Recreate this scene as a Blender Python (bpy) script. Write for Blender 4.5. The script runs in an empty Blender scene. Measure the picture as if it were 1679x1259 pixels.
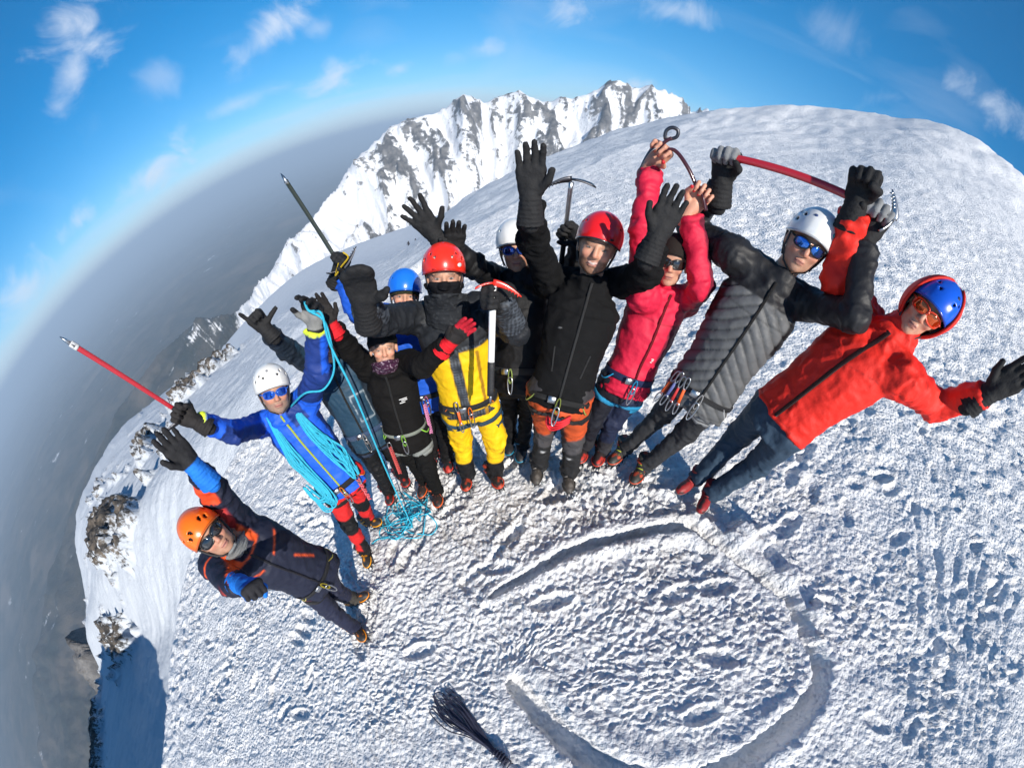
import bpy, math, random
import numpy as np
from mathutils import Vector, Matrix

# ---------------------------------------------------------------- camera, sky, sun, exposure
S = bpy.context.scene
COL = S.collection
CX, CY, FOC = 817.8, 1144.8, 476.7          # nadir and scale of the 360-degree (stereographic) view, photo pixels
PW, PH = 1679.0, 1259.0
cam_d = bpy.data.cameras.new('camera')
cam = bpy.data.objects.new('camera', cam_d); COL.objects.link(cam); S.camera = cam
cam.location = (0, 0, 0); cam.rotation_euler = (0, 0, 0)      # looks straight down, as a 360 camera on its stick
cam_d.type = 'PANO'
cam_d.clip_start = 0.01; cam_d.clip_end = 200000
_pano = cam_d if hasattr(cam_d, 'panorama_type') else cam_d.cycles
_pano.panorama_type = 'FISHEYE_LENS_POLYNOMIAL'
cam_d.sensor_fit = 'HORIZONTAL'; cam_d.sensor_width = 36.0
_pano.fisheye_fov = math.radians(300)
_r = np.linspace(0, 1430, 400) * 36 / PW
_t = 2 * np.arctan(_r / (2 * FOC * 36 / PW))
_k = np.linalg.lstsq(np.stack([_r ** i for i in (1, 2, 3, 4)], 1), _t, rcond=None)[0]
_pano.fisheye_polynomial_k0 = 0
for _i in range(4):
    setattr(_pano, 'fisheye_polynomial_k%d' % (_i + 1), -float(_k[_i]))
cam_d.shift_x = -(CX - PW / 2) / PW
cam_d.shift_y = (CY - PH / 2) / PH

SUN_AZ, SUN_EL = math.radians(158), math.radians(32)         # azimuth clockwise from +y
world = bpy.data.worlds.new('World'); S.world = world; world.use_nodes = True
S.view_settings.view_transform = 'Standard'; S.view_settings.look = 'None'
S.view_settings.exposure = 0.42; S.view_settings.gamma = 1.0
try: S.view_settings.use_curve_mapping = False
except Exception: pass
sun_d = bpy.data.lights.new('sun', 'SUN'); sun_d.energy = 4.7; sun_d.angle = math.radians(0.53)
sun_d.color = (1.0, 0.94, 0.85)
sun = bpy.data.objects.new('sun', sun_d); COL.objects.link(sun)
SUNV = Vector((math.sin(SUN_AZ) * math.cos(SUN_EL), math.cos(SUN_AZ) * math.cos(SUN_EL), math.sin(SUN_EL)))
sun.rotation_euler = SUNV.to_track_quat('Z', 'Y').to_euler()
sun.location = (5, -12, 9)

def ray(px):
    dx, dy = px[0] - CX, -(px[1] - CY); r = math.hypot(dx, dy)
    return dx / r, dy / r, 2 * math.atan(r / (2 * FOC))
def at(px, rho):
    """the point seen at photo pixel px whose horizontal distance is rho"""
    ux, uy, th = ray(px)
    return np.array([ux * rho, uy * rho, -rho / math.tan(th)])
def direction(px):
    ux, uy, th = ray(px)
    return np.array([ux * math.sin(th), uy * math.sin(th), -math.cos(th)])
def reach(px, p0, L, near=0.0):
    """point at pixel px that lies L from p0 (a stick of known length held at p0)"""
    d = direction(px); p0 = np.asarray(p0, float)
    b = d @ p0; disc = b * b - (p0 @ p0 - L * L)
    s = math.sqrt(disc) if disc > 0 else 0.0
    return d * (b - s if near < 0 else b + s)

def build_sky():
    nt = world.node_tree; N = nt.nodes; L = nt.links
    N.clear()
    out = N.new('ShaderNodeOutputWorld'); bg = N.new('ShaderNodeBackground')
    sky = N.new('ShaderNodeTexSky'); sky.sky_type = 'NISHITA'; sky.sun_disc = False
    sky.sun_elevation = SUN_EL; sky.sun_rotation = SUN_AZ
    sky.altitude = 2600; sky.air_density = 1.0; sky.dust_density = 0.0; sky.ozone_density = 4.5
    bg.inputs['Strength'].default_value = 0.118
    hs = N.new('ShaderNodeHueSaturation'); hs.inputs['Saturation'].default_value = 1.36; hs.inputs['Hue'].default_value = .492; hs.inputs['Value'].default_value = .81
    L.new(sky.outputs[0], hs.inputs['Color'])
    tc = N.new('ShaderNodeTexCoord')
    def vm(op, a, b=None):
        n = N.new('ShaderNodeVectorMath'); n.operation = op
        for i, v in enumerate((a, b)):
            if v is None: continue
            if hasattr(v, 'is_linked'): L.new(v, n.inputs[i])
            else: n.inputs[i].default_value = v
        return n.outputs['Value'] if op in ('DOT_PRODUCT', 'LENGTH') else n.outputs[0]
    def mm(op, a, b=None, c=None, clamp=False):
        n = N.new('ShaderNodeMath'); n.operation = op; n.use_clamp = clamp
        for i, v in enumerate((a, b, c)):
            if v is None: continue
            if hasattr(v, 'is_linked'): L.new(v, n.inputs[i])
            else: n.inputs[i].default_value = v
        return n.outputs[0]
    P = vm('NORMALIZE', tc.outputs['Generated'])
    nz = N.new('ShaderNodeTexNoise'); nz.inputs['Scale'].default_value = 11; nz.inputs['Detail'].default_value = 9
    nz.inputs['Roughness'].default_value = 0.62; nz.inputs['Distortion'].default_value = 1.1
    L.new(P, nz.inputs['Vector'])
    nz2 = N.new('ShaderNodeTexNoise'); nz2.inputs['Scale'].default_value = 22; nz2.inputs['Detail'].default_value = 6
    L.new(P, nz2.inputs['Vector'])
    warp = mm('SUBTRACT', nz.outputs[0], 0.5)
    total = None
    # each cloud: two ends of its long axis (photo pixels), half width in radians, density
    clouds = [((128, 12), (148, 78), .058, 1.15), ((150, 70), (100, 165), .026, .75), ((395, 98), (488, 20), .034, 1.0),
              ((520, 142), (588, 103), .026, .95), ((205, 325), (310, 240), .034, 1.0), ((112, 380), (148, 345), .024, .95), ((330, 200), (440, 150), .016, .5), ((30, 620), (120, 440), .016, .55),
              ((905, 30), (955, 12), .036, .8), ((1060, 14), (1160, 30), .022, .6), ((740, 95), (860, 66), .02, .5),
              ((1560, 140), (1679, 210), .03, .75), ((1020, 142), (1075, 138), .016, .95), ((640, 118), (670, 112), .014, .6),
              ((10, 510), (75, 445), .045, .8), ((1430, 170), (1500, 150), .02, .3), ((500, 60), (550, 36), .02, .4),
              ((240, 130), (280, 125), .03, .35), ((1330, 40), (1400, 60), .03, .25)]
    for a, b, w, dens in clouds:
        A, B = direction(a), direction(b)
        c = (A + B); c /= np.linalg.norm(c)
        u = B - A; hl = np.linalg.norm(u) / 2 + w * .4; u = u - c * (u @ c); u /= np.linalg.norm(u)
        v = np.cross(c, u)
        du = mm('DIVIDE', vm('DOT_PRODUCT', P, tuple(u)), hl * 1.3)
        dv = mm('DIVIDE', vm('DOT_PRODUCT', P, tuple(v)), w)
        dc = mm('GREATER_THAN', vm('DOT_PRODUCT', P, tuple(c)), 0.6)
        r2 = mm('ADD', mm('MULTIPLY', du, du), mm('MULTIPLY', dv, dv))
        f = mm('SUBTRACT', 1.0, mm('SQRT', r2))
        f = mm('ADD', f, mm('MULTIPLY', warp, 3.0))
        f = mm('ADD', f, mm('MULTIPLY', mm('SUBTRACT', nz2.outputs[0], .5), 0.9))
        mr = N.new('ShaderNodeMapRange'); mr.interpolation_type = 'SMOOTHSTEP'
        mr.inputs['From Min'].default_value = -.05; mr.inputs['From Max'].default_value = 1.5
        mr.inputs['To Max'].default_value = dens
        L.new(f, mr.inputs['Value'])
        f = mm('MULTIPLY', mr.outputs[0], dc)
        total = f if total is None else mm('MAXIMUM', total, f)
    # very thin cirrus everywhere
    nz3 = N.new('ShaderNodeTexNoise'); nz3.inputs['Scale'].default_value = 2.2; nz3.inputs['Detail'].default_value = 9
    nz3.inputs['Distortion'].default_value = 1.2
    mp = N.new('ShaderNodeMapping'); mp.inputs['Scale'].default_value = (1, 1, 3.0); mp.inputs['Rotation'].default_value = (.3, .2, .5)
    L.new(P, mp.inputs[0]); L.new(mp.outputs[0], nz3.inputs['Vector'])
    ci = N.new('ShaderNodeMapRange'); ci.inputs['From Min'].default_value = .52; ci.inputs['From Max'].default_value = .85
    ci.inputs['To Max'].default_value = .35
    L.new(nz3.outputs[0], ci.inputs['Value'])
    total = mm('MAXIMUM', total, ci.outputs[0])
    # low stratus lying along the horizon
    sx = N.new('ShaderNodeSeparateXYZ'); L.new(P, sx.inputs[0])
    mp2 = N.new('ShaderNodeMapping'); mp2.inputs['Scale'].default_value = (2.2, 2.2, 26); L.new(P, mp2.inputs[0])
    nz4 = N.new('ShaderNodeTexNoise'); nz4.inputs['Scale'].default_value = 2.0; nz4.inputs['Detail'].default_value = 8; L.new(mp2.outputs[0], nz4.inputs['Vector'])
    el = mm('ADD', sx.outputs['Z'], mm('MULTIPLY', mm('SUBTRACT', nz4.outputs[0], .5), .10))
    bd = N.new('ShaderNodeMapRange'); bd.interpolation_type = 'SMOOTHSTEP'; bd.inputs['From Min'].default_value = .085; bd.inputs['From Max'].default_value = .01; bd.inputs['To Min'].default_value = 0; bd.inputs['To Max'].default_value = .62
    L.new(el, bd.inputs['Value'])
    total = mm('MAXIMUM', total, bd.outputs[0])
    total = mm('MULTIPLY', total, .85, clamp=True)
    mix = N.new('ShaderNodeMix'); mix.data_type = 'RGBA'
    L.new(total, mix.inputs['Factor']); L.new(hs.outputs[0], mix.inputs[6]); mix.inputs[7].default_value = (5.6, 6.1, 6.9, 1)
    L.new(mix.outputs[2], bg.inputs['Color']); L.new(bg.outputs[0], out.inputs[0])
build_sky()

# ---------------------------------------------------------------- numpy noise
_rng = np.random.RandomState(7)
_perm = np.concatenate([_rng.permutation(256)] * 3)
_g = _rng.normal(size=(256, 3)); _g = (_g / np.linalg.norm(_g, axis=1)[:, None]).astype(np.float32)
def perlin(p):
    p = np.asarray(p, np.float32); i = np.floor(p).astype(np.int32); f = p - i; i &= 255
    u = f * f * f * (f * (f * 6 - 15) + 10)
    out = 0
    for dx in (0, 1):
        wx = u[..., 0] if dx else 1 - u[..., 0]
        px = _perm[i[..., 0] + dx]
        for dy in (0, 1):
            wy = u[..., 1] if dy else 1 - u[..., 1]
            py = _perm[px + i[..., 1] + dy]
            for dz in (0, 1):
                wz = u[..., 2] if dz else 1 - u[..., 2]
                g = _g[_perm[py + i[..., 2] + dz]]
                out = out + wx * wy * wz * (g[..., 0] * (f[..., 0] - dx) + g[..., 1] * (f[..., 1] - dy) + g[..., 2] * (f[..., 2] - dz))
    return out * 1.5
def p2(x, y, fx, fy=None, s=0.0):
    return perlin(np.stack([x * fx + s, y * (fy or fx) - s * .7, np.full_like(x, s * 1.3 + .37)], -1))
def fbm2(x, y, f, oct=4, s=0.0, gain=.5, ridged=False):
    o = 0; a = 1; n = 0
    for k in range(oct):
        v = p2(x, y, f, None, s + 11.3 * k)
        if ridged: v = 1 - 2 * np.abs(v)
        o = o + a * v; n += a; a *= gain; f *= 2.03
    return o / n
def lumps(x, y, f, seed=0, dens=.6):
    """rounded crumbs of snow: one random blob per grid cell"""
    X = x * f; Y = y * f; ix = np.floor(X).astype(np.int64); iy = np.floor(Y).astype(np.int64); out = np.zeros_like(X)
    for dx in (-1, 0, 1):
        for dy in (-1, 0, 1):
            cx, cy = ix + dx, iy + dy
            h = (cx * 73856093 ^ cy * 19349663 ^ (seed * 83492791 + 12345)) & 0x7fffffff
            h = (h * 1103515245 + 12345) & 0x7fffffff; a = (h >> 8) % 1024 / 1024.; h = (h * 1103515245 + 12345) & 0x7fffffff; b = (h >> 8) % 1024 / 1024.; h = (h * 1103515245 + 12345) & 0x7fffffff; c = (h >> 8) % 1024 / 1024.
            h = (h * 1103515245 + 12345) & 0x7fffffff; e = (h >> 8) % 1024 / 1024.
            r = .28 + .42 * c; ax = X - cx - a; ay = Y - cy - b; th = e * 6.28; u = ax * np.cos(th) + ay * np.sin(th); v = (-ax * np.sin(th) + ay * np.cos(th)) * 1.5
            d = 1 - (u * u + v * v) / (r * r)
            out = np.maximum(out, np.where((c < dens) & (d > 0), np.sqrt(np.maximum(d, 0)) * r, 0))
    return out
def sstep(a, b, x):
    t = np.clip((x - a) / (b - a), 0, 1); return t * t * (3 - 2 * t)

# ---------------------------------------------------------------- mesh and object helpers
def mesh_from(name, V, F, cols=None, smooth=True, attrs=None):
    me = bpy.data.meshes.new(name)
    V = np.asarray(V, np.float32)
    if isinstance(F, np.ndarray):
        n, k = F.shape
        me.vertices.add(len(V)); me.vertices.foreach_set('co', V.ravel())
        me.loops.add(n * k); me.loops.foreach_set('vertex_index', F.astype(np.int32).ravel())
        me.polygons.add(n)
        me.polygons.foreach_set('loop_start', np.arange(0, n * k, k, dtype=np.int32))
        me.polygons.foreach_set('loop_total', np.full(n, k, np.int32))
        me.update(calc_edges=True)
    else:
        me.from_pydata([tuple(v) for v in V], [], [tuple(f) for f in F]); me.update()
    if smooth:
        me.polygons.foreach_set('use_smooth', np.ones(len(me.polygons), bool))
    if cols is not None:
        a = me.color_attributes.new('col', 'FLOAT_COLOR', 'POINT')
        c = np.ones((len(V), 4), np.float32); c[:, :3] = cols
        a.data.foreach_set('color', c.ravel())
    for k, arr in (attrs or {}).items():
        a = me.attributes.new(k, 'FLOAT', 'POINT'); a.data.foreach_set('value', np.asarray(arr, np.float32))
    return me
def put(name, V, F, mat, parent=None, origin=None, **kw):
    """link one mesh object; V in world space. A child's mesh is stored relative to its thing's base."""
    o0 = np.zeros(3) if origin is None else np.asarray(origin, float)
    me = mesh_from(name, np.asarray(V, float) - o0, F, **kw)
    if mat: me.materials.append(mat)
    ob = bpy.data.objects.new(name, me); COL.objects.link(ob)
    if parent is not None:
        ob.parent = parent            # parent chain carries the offset: thing at origin, its parts at zero
    else:
        ob.location = o0
    return ob
def thing(name, loc, label, cat, group=None):
    o = bpy.data.objects.new(name, None); COL.objects.link(o); o.location = tuple(map(float, loc))
    o.empty_display_size = .1
    o['label'] = label; o['category'] = cat
    if group: o['group'] = group
    return o
def tag(o, label, cat, group=None):
    o['label'] = label; o['category'] = cat
    if group: o['group'] = group
    return o
def nrm(v):
    v = np.asarray(v, float); return v / (np.linalg.norm(v) + 1e-12)
def catmull(P, n=6):
    P = np.asarray(P, float); Q = np.vstack([2 * P[0] - P[1], P, 2 * P[-1] - P[-2]]); out = []
    for i in range(1, len(Q) - 2):
        p0, p1, p2_, p3 = Q[i - 1], Q[i], Q[i + 1], Q[i + 2]
        for t in np.linspace(0, 1, n, endpoint=False):
            out.append(.5 * (2 * p1 + (p2_ - p0) * t + (2 * p0 - 5 * p1 + 4 * p2_ - p3) * t * t + (3 * p1 - p0 - 3 * p2_ + p3) * t ** 3))
    out.append(P[-1]); return np.array(out)
def tube(P, r, n=8, closed=False, flat=1.0, upv=None):
    """closed tube along points P (radius r: number or array); flat squashes it along its second axis"""
    P = np.asarray(P, float); m = len(P); r = np.broadcast_to(np.asarray(r, float), (m,))
    T = np.gradient(P, axis=0) if not closed else (np.roll(P, -1, 0) - np.roll(P, 1, 0))
    T /= np.linalg.norm(T, axis=1)[:, None] + 1e-12
    u = nrm(np.cross(T[0], upv if upv is not None else ([0, 0, 1] if abs(T[0][2]) < .9 else [1, 0, 0])))
    V = []; a = np.arange(n) * 2 * math.pi / n
    for i in range(m):
        if upv is not None:
            w = np.cross(T[i], upv)
            u = nrm(w) if np.linalg.norm(w) > .05 else nrm(u - T[i] * (u @ T[i]))
        else:
            u = nrm(u - T[i] * (u @ T[i]))
        v = np.cross(T[i], u)
        V.append(P[i] + r[i] * (np.cos(a)[:, None] * u + flat * np.sin(a)[:, None] * v))
    V = np.vstack(V); F = []
    for i in range(m if closed else m - 1):
        j = (i + 1) % m
        for k in range(n):
            F.append((i * n + k, i * n + (k + 1) % n, j * n + (k + 1) % n, j * n + k))
    if not closed:
        F.append(tuple(range(n - 1, -1, -1))); F.append(tuple((m - 1) * n + k for k in range(n)))
    return V, F
def join(parts):
    V = []; F = []; o = 0
    for v, f in parts:
        V.append(np.asarray(v)); F += [tuple(int(i) + o for i in q) for q in f]; o += len(v)
    return np.vstack(V), F
def box(c, X, Y, Z, hx, hy, hz, bev=.25):
    """bevelled box: centre c, axes X Y Z, half sizes"""
    c = np.asarray(c, float); b = bev * min(hx, hy, hz); V = []; F = []
    rings = [(-hz, b), (-hz + b, 0), (hz - b, 0), (hz, b)]
    for z, s in rings:
        x, y = hx - s, hy - s
        pts = [(-x + b, -y), (x - b, -y), (x, -y + b), (x, y - b), (x - b, y), (-x + b, y), (-x, y - b), (-x, -y + b)]
        for p in pts: V.append(c + X * p[0] + Y * p[1] + Z * z)
    for i in range(3):
        for k in range(8): F.append((i * 8 + k, i * 8 + (k + 1) % 8, (i + 1) * 8 + (k + 1) % 8, (i + 1) * 8 + k))
    F.append(tuple(range(7, -1, -1))); F.append(tuple(24 + k for k in range(8)))
    return np.array(V), F
def ellipsoid(c, X, Y, Z, a, b, d, nu=14, nv=9):
    V = [c + Z * d]; F = []
    for i in range(1, nv):
        t = math.pi * i / nv
        for k in range(nu):
            p = 2 * math.pi * k / nu
            V.append(c + X * a * math.sin(t) * math.cos(p) + Y * b * math.sin(t) * math.sin(p) + Z * d * math.cos(t))
    V.append(c - Z * d); e = len(V) - 1
    for k in range(nu):
        F.append((0, 1 + k, 1 + (k + 1) % nu)); F.append((e, e - nu + (k + 1) % nu, e - nu + k))
    for i in range(nv - 2):
        for k in range(nu):
            a0 = 1 + i * nu; F.append((a0 + k, a0 + nu + k, a0 + nu + (k + 1) % nu, a0 + (k + 1) % nu))
    return np.array(V), F

# ---- signed distance shapes and a surface-nets mesher, for bodies and clothes (one smooth surface each)
def smin(a, b, k):
    h = np.clip(.5 + .5 * (b - a) / k, 0, 1); return b + (a - b) * h - k * h * (1 - h)
def sd_capsule(P, a, b, ra, rb):
    a = np.asarray(a, np.float32); b = np.asarray(b, np.float32); ab = b - a
    t = np.clip(((P - a) @ ab) / (ab @ ab + 1e-9), 0, 1)
    return np.linalg.norm(P - a - t[..., None] * ab, axis=-1) - (ra + (rb - ra) * t)
def sd_ell(P, c, R, rad):
    q = (P - np.asarray(c, np.float32)) @ np.asarray(R, np.float32)
    rad = np.asarray(rad, np.float32)
    k0 = np.linalg.norm(q / rad, axis=-1); k1 = np.linalg.norm(q / (rad * rad), axis=-1)
    return k0 * (k0 - 1) / (k1 + 1e-6)
def nets(fun, lo, hi, h):
    """mesh the zero surface of fun over the box lo..hi with cells of size h"""
    lo = np.asarray(lo, float); hi = np.asarray(hi, float)
    n = np.ceil((hi - lo) / h).astype(int) + 1
    ax = [lo[i] + h * np.arange(n[i]) for i in range(3)]
    G = np.stack(np.meshgrid(*ax, indexing='ij'), -1).astype(np.float32)
    Sd = fun(G)
    ins = Sd < 0
    c = [ins[dx:n[0] - 1 + dx, dy:n[1] - 1 + dy, dz:n[2] - 1 + dz] for dx in (0, 1) for dy in (0, 1) for dz in (0, 1)]
    cnt = sum(x.astype(np.int8) for x in c)
    act = (cnt > 0) & (cnt < 8)
    idx = np.full(act.shape, -1, np.int64); I = np.argwhere(act); idx[act] = np.arange(len(I))
    acc = np.zeros((len(I), 3)); num = np.zeros(len(I))
    corners = [(dx, dy, dz) for dx in (0, 1) for dy in (0, 1) for dz in (0, 1)]
    val = {q: Sd[I[:, 0] + q[0], I[:, 1] + q[1], I[:, 2] + q[2]] for q in corners}
    for q in corners:
        for d in range(3):
            if q[d] == 0:
                q2 = list(q); q2[d] = 1; q2 = tuple(q2)
                a, b = val[q], val[q2]; m = (a < 0) != (b < 0)
                t = np.where(m, a / (a - b + 1e-12), 0)
                pt = np.array(q, float)[None] + t[:, None] * (np.array(q2) - np.array(q))[None]
                acc[m] += pt[m]; num[m] += 1
    V = lo + h * (I + acc / np.maximum(num, 1)[:, None])
    Fs = []
    for d in range(3):
        e, g = (d + 1) % 3, (d + 2) % 3
        sl0 = [slice(1, n[i] - 1) for i in range(3)]; sl0[d] = slice(0, n[d] - 1)
        sl1 = list(sl0); sl1[d] = slice(1, n[d])
        a = ins[tuple(sl0)]; b = ins[tuple(sl1)]
        X = np.argwhere(a != b); flip = a[tuple(X.T)]
        off = np.ones(3, int); off[d] = 0; X = X + off
        def cell(de, dg):
            Y = X.copy(); Y[:, e] += de; Y[:, g] += dg; return idx[tuple(Y.T)]
        q = np.stack([cell(-1, -1), cell(0, -1), cell(0, 0), cell(-1, 0)], 1)
        q[~flip] = q[~flip][:, ::-1]
        Fs.append(q)
    F = np.vstack(Fs); F = F[(F >= 0).all(1)]
    return V, F
def vnormals(V, F):
    d1 = V[F[:, 2]] - V[F[:, 0]]; d2 = V[F[:, 3]] - V[F[:, 1]]; fn = np.cross(d1, d2)
    N = np.zeros_like(V)
    for k in range(F.shape[1]): np.add.at(N, F[:, k], fn)
    return N / (np.linalg.norm(N, axis=1)[:, None] + 1e-12)
def relax(V, F, it=2, w=.5):
    for _ in range(it):
        A = np.zeros_like(V); c = np.zeros(len(V))
        for k in range(4):
            a, b = F[:, k], F[:, (k + 1) % 4]
            np.add.at(A, a, V[b]); np.add.at(A, b, V[a]); np.add.at(c, a, 1); np.add.at(c, b, 1)
        V = V + w * (A / np.maximum(c, 1)[:, None] - V)
    return V

# ---------------------------------------------------------------- materials
def mat(name, color=(.8, .8, .8), rough=.6, metal=0.0, attr=False, bump=0.0, bscale=200.0, spec=.5, vary=.0, vscale=12., coat=0.0, sss=0.0, sheen=0.0, btype='noise'):
    m = bpy.data.materials.new(name); m.use_nodes = True
    nt = m.node_tree; N = nt.nodes; L = nt.links; b = N['Principled BSDF']
    b.inputs['Roughness'].default_value = rough; b.inputs['Metallic'].default_value = metal
    b.inputs['Specular IOR Level'].default_value = spec
    b.inputs['Coat Weight'].default_value = coat; b.inputs['Coat Roughness'].default_value = .08
    b.inputs['Sheen Weight'].default_value = sheen
    if sss: b.inputs['Subsurface Weight'].default_value = sss; b.inputs['Subsurface Radius'].default_value = (.012, .005, .003); b.inputs['Subsurface Scale'].default_value = 1.0
    tc = N.new('ShaderNodeTexCoord')
    if attr:
        a = N.new('ShaderNodeAttribute'); a.attribute_name = 'col'; csock = a.outputs['Color']
    else:
        rgb = N.new('ShaderNodeRGB'); rgb.outputs[0].default_value = (*color, 1); csock = rgb.outputs[0]
    if vary:
        nz = N.new('ShaderNodeTexNoise'); nz.inputs['Scale'].default_value = vscale; nz.inputs['Detail'].default_value = 5
        L.new(tc.outputs['Object'], nz.inputs['Vector'])
        mr = N.new('ShaderNodeMapRange'); mr.inputs['To Min'].default_value = 1 - vary; mr.inputs['To Max'].default_value = 1 + vary
        mr.inputs['From Min'].default_value = .25; mr.inputs['From Max'].default_value = .75
        L.new(nz.outputs[0], mr.inputs[0])
        mx = N.new('ShaderNodeVectorMath'); mx.operation = 'SCALE'
        L.new(csock, mx.inputs[0]); L.new(mr.outputs[0], mx.inputs['Scale']); csock = mx.outputs[0]
    L.new(csock, b.inputs['Base Color'])
    if bump:
        if btype == 'wave':
            nz = N.new('ShaderNodeTexWave'); nz.inputs['Scale'].default_value = bscale; nz.inputs['Distortion'].default_value = 1.5
            nz.bands_direction = 'DIAGONAL'
        else:
            nz = N.new('ShaderNodeTexNoise'); nz.inputs['Scale'].default_value = bscale; nz.inputs['Detail'].default_value = 4
        L.new(tc.outputs['Object'], nz.inputs['Vector'])
        bm = N.new('ShaderNodeBump'); bm.inputs['Strength'].default_value = bump; bm.inputs['Distance'].default_value = .004
        L.new(nz.outputs[0], bm.inputs['Height']); L.new(bm.outputs[0], b.inputs['Normal'])
    return m
M = {}
M['fabric'] = mat('shell_fabric', attr=True, rough=.62, bump=.35, bscale=90, vary=.10, vscale=9, spec=.3)
M['softshell'] = mat('softshell_fabric', attr=True, rough=.85, bump=.5, bscale=160, vary=.15, vscale=14, spec=.12)
M['puffy'] = mat('quilted_nylon', attr=True, rough=.52, bump=.3, bscale=70, vary=.12, vscale=10, spec=.25)
M['skin'] = mat('skin', attr=True, rough=.5, bump=.15, bscale=140, vary=.08, vscale=35, sss=.12)
M['glove'] = mat('glove_leather', attr=True, rough=.75, bump=.5, bscale=120, vary=.2, vscale=25, spec=.2)
M['boot'] = mat('boot_leather', attr=True, rough=.55, bump=.5, bscale=110, vary=.2, vscale=30)
M['steel'] = mat('brushed_steel', (.46, .47, .48), rough=.32, metal=1.0, vary=.15, vscale=40)
M['dark_steel'] = mat('dark_steel', (.10, .10, .11), rough=.38, metal=1.0, vary=.2, vscale=40)
M['black_rubber'] = mat('black_rubber', (.018, .018, .02), rough=.6, bump=.4, bscale=150, vary=.15)
M['black_web'] = mat('black_webbing', (.02, .02, .022), rough=.75, bump=.8, bscale=260, btype='wave', vary=.1)
M['zip'] = mat('zip_teeth', (.03, .03, .03), rough=.4, bump=1.0, bscale=300, btype='wave')
def solid(name, c, rough=.6, **kw):
    if name not in M: M[name] = mat(name, c, rough, **kw)
    return M[name]
def web(name, c): return solid(name + '_webbing', c, .7, bump=.7, bscale=260, btype='wave', vary=.12)
def plastic(name, c): return solid(name + '_shell', c, .28, coat=.4, vary=.05, vscale=20, bump=.06, bscale=30)
# ---------------------------------------------------------------- the summit: one snow sheet in rings round the point below the camera
GX, GY, CH = .306, -.061, 2.12          # slope of the summit plane, camera height
CREST = np.array([  # azimuth, crest elevation (deg), crest distance (m)
    (-180, -6, 60), (-140, -10, 60), (-99, -17.6, 60), (-88, -18.6, 60), (-77, -18.2, 62), (-70, -14.2, 68), (-66, -12.6, 72), (-54, -12.6, 80),
    (-46, -14.5, 80), (-38, -16.4, 60), (-25, -15.2, 34), (-14, -14.8, 26), (-11, -13.8, 26), (-8.6, -11.4, 28), (-4, -8.8, 30), (2, -5.2, 34), (7.7, -2.4, 40), (18.5, 3.5, 48),
    (31, 9.2, 46), (38, 12.8, 42), (45, 14.0, 40), (63, 14.8, 40), (100, 14, 40), (140, 4, 50), (180, -6, 60)], float)
SADDLE = np.array([(-180, -30), (-60, -30), (-40, -17.5), (-25, -14.0), (-11, -13.1), (0, -10.5), (8, -6), (20, -6), (40, -20), (180, -30)], float)
EDGE = np.array([(-7.9, -30), (-7.77, -1.6), (-7.53, -.07), (-7.49, 1.6), (-7.38, 2.95), (-6.98, 4.65), (-6.52, 6.2), (-5.9, 7.4), (-5.0, 9.0), (-3.8, 11)])
def smooth_interp(az, t, col, w=2.0):
    xs = np.arange(-200, 200.01, .5); ys = np.interp((xs + 180) % 360 - 180, t[:, 0], t[:, col])
    k = np.exp(-.5 * (np.arange(-24, 25) * .5 / w) ** 2); k /= k.sum()
    return np.interp(az, xs, np.convolve(ys, k, 'same'))
def seg_dist(x, y, pts, signed=False):
    best = np.full(x.shape, 1e9); sg = np.zeros(x.shape); arc = np.zeros(x.shape); s0 = 0
    for a, b in zip(pts[:-1], pts[1:]):
        d = np.array(b, float) - np.array(a, float); l = np.hypot(*d)
        t = np.clip(((x - a[0]) * d[0] + (y - a[1]) * d[1]) / (l * l), 0, 1)
        qx, qy = x - a[0] - t * d[0], y - a[1] - t * d[1]; q = np.hypot(qx, qy)
        m = q < best
        best = np.where(m, q, best); sg = np.where(m, np.sign(d[0] * qy - d[1] * qx), sg); arc = np.where(m, s0 + t * l, arc); s0 += l
    return (best * sg if signed else best), arc
TRENCH = [(-.06, .80), (.06, .87), (.24, .95), (.52, 1.11), (.79, 1.19), (1.06, 1.25), (1.34, 1.30), (1.48, 1.29), (1.64, 1.16), (1.79, .99), (1.95, .84), (2.11, .72), (2.17, .55),
          (2.22, .37), (2.29, .24), (2.25, .06), (2.08, -.11), (1.86, -.29), (1.63, -.44), (1.35, -.56), (1.05, -.58), (.75, -.48), (.59, -.37), (.43, -.25), (.27, -.07), (.14, .09)]
TRACKS = [[(-.1, .7), (-.3, .95), (-.02, 1.15), (.1, 1.35)]]
for _q in range(9):          # boards and boots dragged down the slope at the right
    _o = _q * .19 + .07 * math.sin(_q * 2.3); _e = .10 * math.sin(_q * 1.7)
    TRACKS.append([(4.0 + _o, 1.9 - .1 * _q), (3.5 + _o * .95 + _e, .75), (3.15 + _o * .9, -.3 - .15 * (_q % 3))])
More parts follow.
